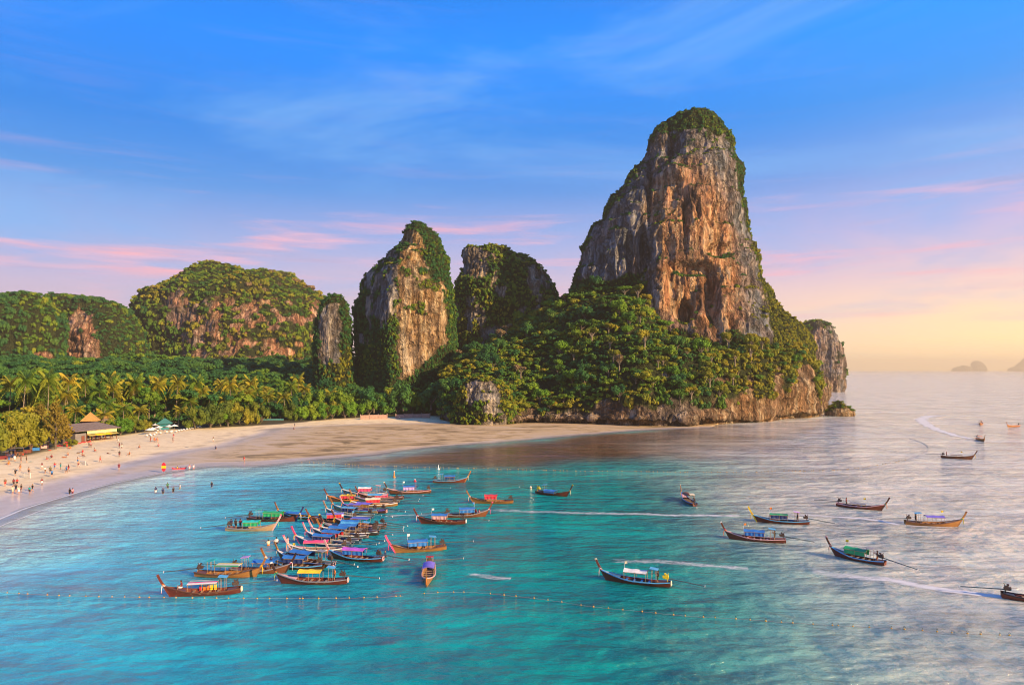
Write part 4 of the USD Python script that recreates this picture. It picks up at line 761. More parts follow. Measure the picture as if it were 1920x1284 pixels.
    for (a, b), w, t in zip(path, wd, th): q.append([(a - t / 2, w / 2, b + .05), (a + t / 2, w / 2, b - .05), (a + t / 2, -w / 2, b - .05), (a - t / 2, -w / 2, b + .05)])
    st = obj('stem_post', loft(q), wood(WOODS[prow]) if prow in WOODS else (P(prow) if prow else wood(WOODS[hull])), x)
    a, b = path[-1]; q = [[(a - .13 + k * .10, .055, b + .05 + k * .2), (a + .13 + k * .07, .055, b - .05 + k * .2), (a + .13 + k * .07, -.055, b - .05 + k * .2), (a - .13 + k * .10, -.055, b + .05 + k * .2)] for k in (-.02, .9)]
    obj('stem_tip', loft(q), P(tip), st)
    a, b = path[2]
    for k, cl in enumerate(ribbons):
        obj('ribbon', cat(loft([[(a + .10 * k + .17 * math.cos(w) + j * .05, .11 * math.sin(w), b + .02 + .13 * k + .10 * math.cos(w) * .2 + j * .10) for w in np.linspace(0, 2 * np.pi, 8, endpoint=False)] for j in (0, 1)]),
                          tube([(a + .22 + .03 * k, .04 - .08 * k, b + .05), (a + .30, .06 - .1 * k, b - .35), (a + .27 + .05 * k, .05 - .1 * k, b - .75 - .15 * k)], [.05, .045, .02], 5)), P(cl), x)
    # shade roof on posts
    if roof:
        xm = x0 * L + .35; xs = np.linspace(xm - rl / 2, xm + rl / 2, 4); zr = rh; yr = .78
        if roof_kind == 'tarp':
            zr = .95
        q = []
        for xx in np.linspace(xm - rl / 2, xm + rl / 2, 7):
            sag = .05 * math.cos((xx - xm) * 2 * math.pi / (rl / 2 - .05)) - .03; w = np.linspace(-1, 1, 9); arch = (.24 if roof_kind != 'flat' else .05) * (1 - w ** 2)
            up_ = [(xx, yr * k, zr + a_ + sag) for k, a_ in zip(w, arch)]; q.append(up_ + [(p_[0], p_[1] * .98, p_[2] - .035) for p_ in up_[::-1]])
        if isinstance(roof, tuple):      # striped awning: one strip per colour along the length of the boat
            w = np.linspace(-1, 1, len(roof) + 1)
            rf = None
            for k, cl in enumerate(roof):
                q = [[(xx, yr * w[k], zr + .05 * (1 - w[k] ** 2)), (xx, yr * w[k + 1] - .004, zr + .05 * (1 - w[k + 1] ** 2)), (xx, yr * w[k + 1] - .004, zr - .03), (xx, yr * w[k], zr - .03)] for xx in np.linspace(xm - rl / 2, xm + rl / 2, 5)]
                o = obj('roof' if rf is None else 'roof_strip', loft(q), P(cl), x if rf is None else rf); rf = rf or o
        else:
            rf = obj('roof', loft(q), P(roof), x, 40)
        for sg in (1, -1):
            obj('roof_rail', box(rl + .06, .05, .05, (xm, sg * yr, zr - .045)), wood(WOODS['pale']), rf)
        if roof_kind != 'tarp':
            for xx in (xs[0] + .1, xm, xs[-1] - .1):
                for sg in (1, -1):
                    s_ = (xx + L / 2) / L; Y1, Z1 = beam(np.float64(s_)), sheer(np.float64(s_)); obj('roof_post', tube([(xx, sg * (Y1 - .06), Z1 - .1), (xx, sg * yr * .97, zr - .03)], .028, 5), wood(WOODS['pale']), x)
        if curtain:
            for sg in (1, -1):
                xx = np.linspace(xm - rl / 2 + .1, xm + rl / 2 - .1, 22); q = [[(a_, sg * (yr - .03 + .03 * math.sin(a_ * 9)), zr - .05), (a_, sg * (yr - .05 + .05 * math.sin(a_ * 9 + .6)), zr - .62), (a_, sg * (yr - .07 + .05 * math.sin(a_ * 9 + .6)), zr - .62), (a_, sg * (yr - .05 + .03 * math.sin(a_ * 9)), zr - .05)] for a_ in xx]
                obj('curtain', loft(q), P(curtain), x)
    if awning:
        xa = -L / 2 + 1.75; za = 2.1
        aw = obj('awning', box(1.05, 1.0, .04, (xa, 0, za), ry=-.12), P(awning), x)
        for sg in (1, -1):
            obj('awning_post', tube([(xa + .25, sg * .42, .35), (xa + .25, sg * .42, za + .02)], .024, 5), wood(WOODS['pale']), x); obj('awning_post', tube([(xa - .3, sg * .42, .35), (xa - .3, sg * .42, za - .03)], .024, 5), wood(WOODS['pale']), x)
    # engine on its pivot, long shaft and propeller
    if tail:
        zb = sheer(0.0) + .02; xe = -L / 2 + .12
        R = trimesh.transformations.rotation_matrix(shaft, (0, 0, 1), (xe, 0, 0)) @ trimesh.transformations.rotation_matrix(pitch, (0, 1, 0), (xe, 0, zb + .30))
        blk = cat(box(.62, .34, .34, (xe + .15, 0, zb + .42)), box(.40, .30, .20, (xe + .12, 0, zb + .68)), trimesh.creation.cylinder(.20, .12, sections=12, transform=trimesh.transformations.rotation_matrix(np.pi / 2, (0, 1, 0), (0, 0, 0))).apply_translation((xe + .52, 0, zb + .45)), tube([(xe, .12, zb + .75), (xe - .1, .12, zb + 1.05)], .04, 6), box(.2, .22, .18, (xe + .3, .1, zb + .86)), tube([(xe + .5, -.12, zb + .5), (xe + 1.15, -.16, zb + .62)], .022, 5))
        blk.apply_transform(R); en = obj('engine', cat(blk, tube([(xe, 0, zb - .1), (xe, 0, zb + .3)], .05, 6)), paint((.07, .045, .035) if engine == 'rust' else PAINT[engine], .55, .6, 6.0), x)
        sh = tube([(xe - .1, 0, zb + .34), (xe - 2.4, 0, zb + .32), (xe - 4.5, 0, zb + .30)], [.075, .065, .055], 6); sh.apply_transform(R); so = obj('shaft', sh, P('steel'), en)
        pr = cat(*[box(.05, .09, .14, (xe - 4.55, 0, zb + .30)).apply_transform(trimesh.transformations.rotation_matrix(k * 2.094, (1, 0, 0), (xe - 4.55, 0, zb + .30)) @ trimesh.transformations.translation_matrix((0, 0, .06))) for k in range(3)]); pr.apply_transform(R); obj('propeller', pr, P('white'), en)
    if guard:
        g = trimesh.creation.torus(.26, .09, 14, 8); g.apply_transform(trimesh.transformations.rotation_matrix(np.pi / 2, (0, 1, 0))); g.apply_translation((-L / 2 - .36, 0, sheer(0.) - .22)); obj('fender', g, P(guard), x)
    if flag:
        xf = x0 * L + .35 + rl / 2; obj('flag_pole', tube([(xf, 0, rh), (xf, 0, rh + 1.15)], .018, 5), P('white'), x)
        w = np.linspace(0, .42, 6); q = [[(xf - a_, .05 * math.sin(a_ * 14), rh + 1.12), (xf - a_, .05 * math.sin(a_ * 14 + .5), rh + .80), (xf - a_, .05 * math.sin(a_ * 14 + .5) - .01, rh + .80), (xf - a_, .05 * math.sin(a_ * 14) - .01, rh + 1.12)] for a_ in w]; obj('flag', loft(q), P(flag), x)
    return x, c, ang, L

def stand_on(b, along, side=0.0, z=.13):
    """A world point of a boat: along metres from its middle towards the bow."""
    _, c, a, L = b; return np.array([c[0] + math.cos(a) * along - math.sin(a) * side, c[1] + math.sin(a) * along + math.cos(a) * side, z]), a
B = {}
def add(key, *a, **k): B[key] = boat(*a, **k)
add(1, (318, 1118), (447, 1111), 'brown boat nearest the lower left with a striped awning and orange life jackets', 'red', 'brown', 'red', 'rust', ('cream', 'teal', 'pink', 'white'), 'flat', -.03, 3.3, None, 'sky', 0.12, .02, ('white', 'orange'), None, guard='cream', deck='brown')
add(2, (480, 1081), (371, 1080), 'varnished boat with a cream and green roof moored left of the yellow-roofed one', 'honey', 'brown', 'honey', 'cream', ('green', 'cream', 'cream', 'yellow'), 'flat', -.02, 3.1, None, 'teal', 0.05, -.10, ('orange', 'yellow'))
add(3, (536, 1074), (436, 1073), 'boat with a plain blue roof and pink stern awning half hidden behind the cream-roofed one', 'brown', 'grey', 'dark', 'black', 'blue', 'arch', .06, 3.0, None, 'lilac', 0.0, .02, ('pink', 'white'))
add(4, (507, 1064), (603, 1067), 'blue-roofed boat with an orange foredeck directly behind the yellow-roofed one', 'dark', 'sky', 'honey', 'rust', 'blue', 'arch', -.03, 3.1, 'navy', None, .1, -.08, ('yellow', 'pink'), deck='orange')
add(5, (528, 1093), (647, 1094), 'boat with the bright yellow roof', 'red', 'grey', 'dark', 'white', 'yellow', 'arch', .0, 2.9, None, 'sky', -.04, -.05, ('green', 'orange'), None, deck='rose', guard='rose')
add(6, (528, 1050), (627, 1064), 'boat with a two-piece blue roof and a man in navy sitting at its bow end', 'brown', 'white', 'honey', 'cream', 'blue', 'arch', .04, 3.4, 'navy', 'grey', -.05, -.08, ('white', 'yellow'), 'yellow', deck='cream', guard='rose')
add(7, (549, 1036), (649, 1033), 'weathered boat with the pink-red roof in the middle of the cluster', 'grey', 'white', 'rose', 'pink', 'pink', 'arch', .02, 3.5, None, None, .1, -.06, ('orange', 'white'), deck='rose', second='grey')
add(8, (624, 1047), (714, 1053), 'boat with the magenta roof and yellow cargo at the right side of the cluster', 'red', 'sky', 'rose', 'rose', 'magenta', 'arch', .0, 3.3, 'blue', None, -.1, -.07, ('orange', 'pink'), None, deck='rose', guard='rose')
add(9, (561, 1019), (662, 1026), 'blue-hulled boat with a pink prow tip behind the pink-roofed one', 'blue', 'white', 'pink', 'pink', 'blue', 'arch', -.02, 3.2, 'navy', None, .12, -.06, ('yellow', 'pink'), deck='cream')
add(10, (581, 1011), (684, 1020), 'blue-hulled boat with a tall pink and white stem second behind the pink roof', 'blue', 'white', 'rose', 'pink', 'blue', 'arch', -.01, 3.2, 'red', None, .02, -.06, ('pink', 'yellow'), deck='cream')
add(11, (592, 1004), (697, 1010), 'white-decked boat with a plain blue roof third behind the pink roof', 'grey', 'white', 'rose', 'pink', 'blue', 'arch', -.01, 3.2, None, None, .08, -.06, ('pink', 'white'), deck='cream')
add(12, (608, 1001), (711, 1003), 'boat with a rust-red stem and blue roof in the middle rows of the cluster', 'dark', 'white', 'honey', 'rust', 'blue', 'arch', .0, 3.0, 'navy', 'sky', .05, -.06, ('orange', 'pink'), deck='cream')
add(13, (613, 993), (722, 995), 'boat with bright ribbons on its stem in the middle rows', 'brown', 'grey', 'honey', 'yellow', 'blue', 'arch', .0, 3.1, None, None, -.04, -.06, ('red', 'white', 'blue', 'yellow'), 'white', deck='rose')
add(15, (635, 985), (720, 990), 'boat with a violet and blue roof and a raised engine right of the cluster', 'brown', 'rose', 'brown', 'rust', ('purple', 'blue', 'purple'), 'flat', -.03, 3.2, None, None, -.05, -.08, ('yellow', 'orange'), 'sky', deck='rose')
add(14, (614, 996), (706, 999), 'dark-stemmed boat with green ribbon in the middle rows of the cluster', 'dark', 'grey', 'dark', 'black', 'sky', 'arch', -.01, 3.0, None, None, .1, -.06, ('green', 'white'), deck='pale')
add(16, (588, 981), (668, 977), 'long dark boat with a white and violet roof left of the back rows', 'dark', 'brown', 'rust', 'brown', ('white', 'purple', 'purple'), 'flat', -.05, 3.0, 'red', None, .02, -.05, ('yellow', 'orange'), deck='grey')
add(17, (555, 977), (467, 976), 'dark boat with a green roof pointing right at the left of the cluster', 'red', 'black', 'navy', 'navy', 'green', 'arch', -.02, 3.4, 'green', 'teal', -.02, -.12, ('yellow', 'white'), deck='brown', floor='green')
add(18, (527, 969), (592, 974), 'boat under a blue tarpaulin behind the green-roofed dark one', 'dark', 'sky', 'honey', 'rust', 'blue', 'tarp', .02, 4.0, None, None, 0, -.05, ('orange', 'yellow'), length=8.0, tail=False, deck='brown')
add(19, (618, 966), (697, 972), 'white-decked boat with a sky blue canopy in the back rows of the cluster', 'blue', 'white', 'pale', 'rose', 'sky', 'flat', -.02, 2.8, 'navy', None, -.08, -.07, ('white', 'orange'), None, deck='cream', rh=1.75)
add(20, (630, 958), (706, 962), 'cream-decked boat with a honey-coloured stem in the back rows', 'pale', 'sky', 'honey', 'honey', 'purple', 'flat', -.03, 2.6, None, None, .06, -.07, ('orange', 'white'), deck='cream')
add(21, (648, 956), (722, 962), 'boat with a violet roof and a pale round stern in the back rows', 'red', 'purple', 'rose', 'rose', 'purple', 'arch', -.02, 3.0, None, None, -.05, -.08, ('orange', 'pink'), deck='rose', guard='rose')
add(22, (665, 951), (743, 948), 'golden varnished boat with a cream roof in the back rows', 'honey', 'white', 'honey', 'yellow', 'cream', 'arch', .02, 2.9, 'red', None, .03, -.06, ('yellow', 'orange'), deck='cream')
add(23, (667, 941), (748, 942), 'grey-hulled boat with a sky blue roof and rust stem in the back rows', 'grey', 'grey', 'honey', 'rust', 'sky', 'arch', .0, 2.9, None, None, -.05, -.05, ('green', 'yellow'), deck='rose')
add(24, (620, 940), (690, 940), 'brown boat with a red-curtained yellow roof leftmost in the back rows', 'brown', 'orange', 'brown', 'rust', 'yellow', 'flat', -.02, 2.9, 'red', None, .02, -.05, ('white', 'orange'), tail=False, rh=1.35)
add(25, (648, 928), (726, 928), 'boat with a white roof and pink curtains farthest back in the cluster', 'blue', 'white', 'dark', 'yellow', 'white', 'arch', -.02, 2.8, 'pink', 'rose', -.02, -.04, ('white', 'navy'), deck='navy')
add(26, (678, 935), (754, 936), 'low brown boat heaped with pink cloth at the back right of the cluster', 'brown', 'rose', 'brown', 'rust', 'rose', 'tarp', -.03, 2.6, 'pink', None, -.03, -.03, ('pink', 'white'))
add(27, (732, 926), (806, 924), 'boat with a blue roof and white mast behind the right end of the cluster', 'brown', 'rose', 'dark', 'cream', 'blue', 'arch', -.01, 2.6, 'lilac', None, .0, -.01, ('white', 'green'), 'white', deck='rose')
add(28, (872, 904), (811, 905), 'blue-roofed boat farthest back and nearest the dark shallow water', 'red', 'sky', 'honey', 'orange', 'blue', 'arch', -.04, 2.6, 'navy', 'sky', .0, -.04, ('yellow', 'cream'), length=7.4)
add(29, (887, 943), (960, 943), 'honey brown boat with a red roof right of the cluster', 'honey', 'brown', 'honey', 'rust', 'red', 'arch', .0, 2.6, 'red', None, -.05, -.06, ('white', 'orange'), deck='pale')
add(30, (790, 981), (870, 982), 'dark red boat with a blue roof at half length right of the cluster', 'red', 'brown', 'red', 'rust', 'blue', 'arch', .02, 2.8, 'rose', None, -.05, -.07, ('white', 'pink'), 'white', deck='brown', guard='white')
add(31, (910, 968), (836, 970), 'passenger boat with blue curtains and people at its bow overlapping the dark red one', 'brown', 'grey', 'brown', 'pink', 'blue', 'arch', -.02, 2.9, 'blue', None, .0, -.05, ('white', 'pink'), 'blue')
add(32, (740, 1036), (833, 1030), 'honey boat with a pink stem and blue roof standing alone right of the cluster', 'honey', 'brown', 'pink', 'pink', 'blue', 'arch', .0, 3.0, 'blue', 'sky', -.12, .02, ('pink', 'red'), 'white', deck='pale')
add(33, (800, 1100), (806, 1071), 'boat with a blue roof and red stern awning seen bow-on', 'honey', 'rose', 'honey', 'honey', 'purple', 'arch', -.02, 2.6, None, 'red', -1.35, .0, ('orange', 'brown'), deck='pale', length=8.0)
add(34, (1063, 931), (1016, 926), 'red boat with a blue tarpaulin alone in the middle of the bay', 'red', 'brown', 'brown', 'yellow', 'blue', 'tarp', -.10, 2.8, 'sky', 'sky', .0, .0, ('yellow', 'cream'), length=7.2, engine='yellow')
add(35, (1279, 934), (1308, 953), 'brown-roofed boat heading away from the camera', 'red', 'blue', 'honey', 'cream', 'brown', 'arch', -.02, 3.4, None, 'cream', -.2, -.08, ('yellow', 'pink'), deck='rose', length=8.6)
add(36, (1136, 1087), (1253, 1100), 'boat with the white roof and blue floor under way in the foreground', 'red', 'sky', 'rust', 'cream', 'white', 'arch', -.03, 2.9, None, 'sky', .0, -.1, ('rose', 'white'), 'cream', floor='blue', deck='cream', engine='yellow', guard='cream')
add(37, (1418, 978), (1514, 983), 'red boat with a thin green roof and yellow stem', 'red', 'sky', 'yellow', 'yellow', 'green', 'flat', .02, 3.0, 'navy', 'lilac', -.05, -.12, ('yellow', 'orange'), 'orange', floor='navy')
add(38, (1368, 1010), (1470, 1018), 'red boat with blue roof and blue sides left of the green-roofed ones', 'red', 'rose', 'brown', 'white', 'blue', 'arch', .0, 3.1, 'blue', 'sky', .0, -.11, ('orange', 'pink'), 'orange', floor='rose')
add(39, (1653, 957), (1571, 949), 'brown boat with a low folded roof heading for the open sea', 'red', 'rose', 'brown', 'rust', 'grey', 'flat', -.08, 2.8, None, None, .0, -.05, ('green', 'orange'), 'yellow', floor='blue', rh=1.0)
add(40, (1796, 987), (1700, 983), 'boat with a purple roof heading right and throwing spray', 'honey', 'brown', 'honey', 'rust', 'purple', 'arch', .0, 2.9, None, 'sky', .0, -.05, ('green', 'yellow'), 'yellow')
add(41, (1566, 1042), (1656, 1060), 'boat with the bright green roof and green curtains near the right', 'red', 'sky', 'brown', 'rose', 'green', 'arch', -.01, 3.0, 'green', 'grey', -.05, -.13, ('brown', 'rose'), 'yellow')
add(42, (2010, 1136), (1908, 1124), 'dark red boat leaving the picture at the right edge', 'red', 'black', 'red', 'rust', 'blue', 'arch', .0, 2.9, None, None, .0, -.05, ('orange', 'yellow'))
add(43, (1822, 861), (1766, 858), 'brown boat with a low awning far out on the pale water', 'brown', 'brown', 'brown', 'rust', 'brown', 'flat', -.05, 3.0, None, None, .0, -.04, ('orange', 'yellow'), 'yellow', rh=1.1)
add(44, (1845, 828), (1833, 824), 'small distant boat trailing a long white wake', 'honey', 'orange', 'honey', 'rust', 'orange', 'flat', -.05, 2.5, None, None, .0, -.04, ('orange',), length=9.5)
add(45, (1838, 797), (1841, 794), 'distant golden boat seen end-on, left one of the farthest two', 'honey', 'orange', 'honey', 'rust', 'orange', 'flat', -.05, 2.5, None, None, .0, -.04, ('orange',), length=9.5)
add(46, (1890, 801), (1904, 800), 'distant golden boat at right, farthest out of all', 'honey', 'orange', 'honey', 'rust', 'cream', 'flat', -.05, 2.5, None, None, .0, -.04, ('orange',), length=9.5)
# life jackets hung under the striped awning
for k in range(5):
    q, a = stand_on(B[1], .55 - .42 * k, -.55, .62); j = thing('life_jacket', ['red life jacket nearest the bow under the striped awning', 'orange life jacket second from the bow under the striped awning', 'orange-red life jacket in the middle under the striped awning', 'yellow life jacket second from the stern under the striped awning', 'golden life jacket nearest the stern under the striped awning'][k], 'life jacket', q, a)
    cl = ['red', 'orange', 'orange', 'yellow', 'yellow'][k]
    obj('vest', cat(box(.30, .13, .44, (0, 0, 0)), box(.09, .14, .18, (-.09, 0, .30)), box(.09, .14, .18, (.09, 0, .30))), P(cl), j); obj('strap', box(.32, .15, .035, (0, 0, -.06)), P('black'), j)

# ------------------------------------------------------------------ float lines
def sphere(r, n=1): return trimesh.creation.icosphere(n, r)
FLOAT = master('float_kind'); s_ = sphere(.09, 2); s_.vertices *= [1, 1, .8]; obj('ball', s_, paint((.62, .36, .04), .45), FLOAT); obj('eye', trimesh.creation.torus(.07, .02, 8, 5).apply_transform(trimesh.transformations.rotation_matrix(np.pi / 2, (1, 0, 0))).apply_translation((0, 0, .19)), P('steel'), FLOAT)
FLOAT2 = master('far_float_kind'); s_ = sphere(.12, 1); s_.vertices *= [1, 1, .8]; obj('ball', s_, paint((.55, .36, .10), .45), FLOAT2); obj('eye', trimesh.creation.torus(.07, .025, 6, 4).apply_transform(trimesh.transformations.rotation_matrix(np.pi / 2, (1, 0, 0))).apply_translation((0, 0, .2)), P('steel'), FLOAT2)
def float_line(pts, n, kind, label, group, rope, rope_r, even=True, seed=0, last=None):
    l = line(pts, 0, 600); t = np.r_[0, np.cumsum(np.linalg.norm(np.diff(l, axis=0), axis=1))]; rng = np.random.default_rng(seed)
    wob = np.c_[l, .02 + 0 * t]; o = obj('rope', tube(wob[::4], rope_r, 4), P('grey'), None); tag(o, rope, 'rope')
    sx, _ = seen(np.c_[l, 0 * t]); want = np.linspace(sx[0] + 4, sx[-1] - 4, n) + rng.normal(0, 5, n) if even else None
    for k in range(n):
        j = int(np.argmin(np.abs(sx - want[k]))) if even else min(int(k / n * 600), 599)
        copy_of(kind, 'float', label, 'float', (l[j, 0], l[j, 1], .05), rng.uniform(0, 6), group, rng.uniform(.85, 1.15))
float_line([(-20, 1109), (60, 1114), (160, 1118), (290, 1120), (380, 1121), (480, 1122), (600, 1122), (690, 1120), (760, 1117)], 32, FLOAT, 'small yellow float on the rope that passes in front of the cluster of boats', 'floats on the near rope', 'thin rope with floats passing in front of the cluster of boats', .016, True, 1)
float_line([(790, 1113), (866, 1110), (960, 1117), (1050, 1128), (1100, 1136), (1200, 1146), (1290, 1155), (1380, 1160), (1460, 1166), (1560, 1172), (1700, 1180), (1800, 1187), (1915, 1192), (1990, 1196)], 42, FLOAT, 'small yellow float on the rope in the right foreground', 'floats on the right foreground rope', 'thin rope with floats across the right foreground water', .016, True, 2)
float_line([(566, 866), (620, 869), (700, 873), (800, 876), (900, 878), (1000, 881), (1100, 883), (1200, 884), (1300, 885), (1400, 885), (1470, 883)], 118, FLOAT2, 'tiny float on the far swimming line off the beach', 'floats on the far swimming line', 'far swimming line of floats along the edge of the dark shallow water', .03, True, 3)
float_line([(1470, 883), (1560, 882), (1620, 876), (1690, 864), (1720, 854), (1739, 845), (1737, 835), (1722, 827), (1704, 822)], 46, FLOAT2, 'tiny float where the swimming line curls back on the pale water', 'floats on the curling end of the swimming line', 'curling end of the swimming line on the pale water', .06, True, 4)
def buoy(px, py, lab, c, h):
    q = on(px, py); x = thing('marker_buoy', lab, 'buoy', q)
    obj('body', trimesh.creation.revolve([(0, -.2), (.30, -.1), (.34, .15), (.16, .45), (.10, h), (0, h + .02)], sections=12), P(c), x); obj('top_mark', sphere(.14).apply_translation((0, 0, h + .1)), P('white'), x)
buoy(739, 895, 'orange marker buoy standing in the water behind the boats', 'orange', 1.5); buoy(822, 880, 'pale marker buoy on the far swimming line', 'white', 1.0); buoy(778, 903, 'small red mooring buoy behind the far blue-roofed boat', 'red', .5); buoy(995, 916, 'small pale mooring buoy left of the boat with the blue tarpaulin', 'cream', .4)

# ------------------------------------------------------------------ white water
FOAM = M('foam', {'g': ('geometry', {}), 'e': ('attribute', {'attribute': 'edge'}), 'mp': ('mapping', {'scale': (.5, 1.2, 1)}), 'n': ('noise_texture', {'scale': 1.3, 'detail': 8, 'roughness': .74, 'distortion': .5}), 'a': ('math', {'math_type': 'add'}), 'r': ('map_range', {'range_type': 'smoothstep', 'from_min': .98, 'from_max': 1.42, 'to_max': .9, 'clamp': True}),
    't': ('transparent_bsdf', {}), 'd': ('diffuse_bsdf', {'color': (.72, .72, .74)}), 'm': ('mix_closure', {})},
    [('g.position', 'mp.vector'), ('mp.vector', 'n.vector'), ('n.fac', 'a.value1'), ('e.fac', 'a.value2'), ('a.value', 'r.value'), ('r.result', 'm.fac'), ('t.BSDF', 'm.closure1'), ('d.BSDF', 'm.closure2')], surface='m.closure')
def wake(pts, w0, w1, label, strength=(.8, .3)):
    l = line(pts, 0, 120); t = np.gradient(l, axis=0); t /= np.linalg.norm(t, axis=1, keepdims=True); nn = np.c_[-t[:, 1], t[:, 0]]
    u = np.linspace(0, 1, 120); W = (w0 + (w1 - w0) * u)[:, None]; k = np.linspace(-1, 1, 9)
    wob = (fbm(np.c_[l / 5, 0 * u], 3, 5) - .5)[:, None] * W * .8
    V = np.concatenate([(l + nn * (W * a + wob))[:, None] for a in k], 1); V = np.concatenate([V, np.full(V.shape[:2] + (1,), .03)], -1)
    e = (1 - k[None] ** 2) * (strength[0] + (strength[1] - strength[0]) * u)[:, None] * smoothstep(0, .03, u)[:, None] * smoothstep(1, .85, u)[:, None]
    o = obj('foam', (V.reshape(-1, 3), grid_faces(120, 9)), FOAM, None, attrs={'edge': e.ravel()}); tag(o, label, 'foam', None, 'stuff')
wake([(1400, 967), (1300, 966), (1200, 964), (1100, 962), (1000, 959), (930, 957), (860, 961)], 1.6, 2.6, 'long thin foam line left of the thin green-roofed boat', (.80, .62))
wake([(1690, 985), (1640, 975), (1560, 968), (1460, 966)], .9, 2.0, 'foam trail behind the purple-roofed boat', (1.0, .65))
wake([(1698, 985), (1740, 987), (1795, 989)], .5, .4, 'spray along the side of the purple-roofed boat', (1.0, .8))
wake([(1905, 1124), (1850, 1115), (1760, 1103), (1660, 1088), (1560, 1075), (1480, 1068)], 1.0, 3.2, 'foam trail behind the boat at the right edge', (1.1, .6))
wake([(1830, 824), (1800, 818), (1765, 808), (1735, 794), (1728, 785), (1745, 780), (1775, 776)], 1.8, 6.5, 'long curved foam trail of the small distant boat', (1.25, .9))
wake([(1515, 984), (1600, 1004), (1680, 1020)], .5, .9, 'faint foam right of the thin green-roofed boat', (.75, .5))
wake([(1410, 1066), (1330, 1060), (1260, 1054), (1190, 1052), (1120, 1050)], 1.8, 2.6, 'broken foam patch above the white-roofed boat', (.74, .62))
wake([(960, 1085), (925, 1082), (890, 1077), (870, 1080)], 1.6, 1.8, 'foam patch right of the boat seen bow-on', (.72, .66))
wake([(720, 968), (760, 966), (800, 965), (840, 962)], .7, 1.2, 'foam line behind the right end of the cluster', (.8, .6))
wake([(-60, 997), (0, 973), (60, 949), (130, 928), (200, 909), (270, 894), (330, 883), (400, 874), (480, 873), (560, 865), (640, 858)], .55, .4, 'thin line of foam lapping the sand', (.98, .80))
wake([(-60, 1012), (30, 975), (100, 950), (180, 926), (260, 905), (330, 893)], .35, .3, 'second thin foam line off the sand at the left', (.85, .72))

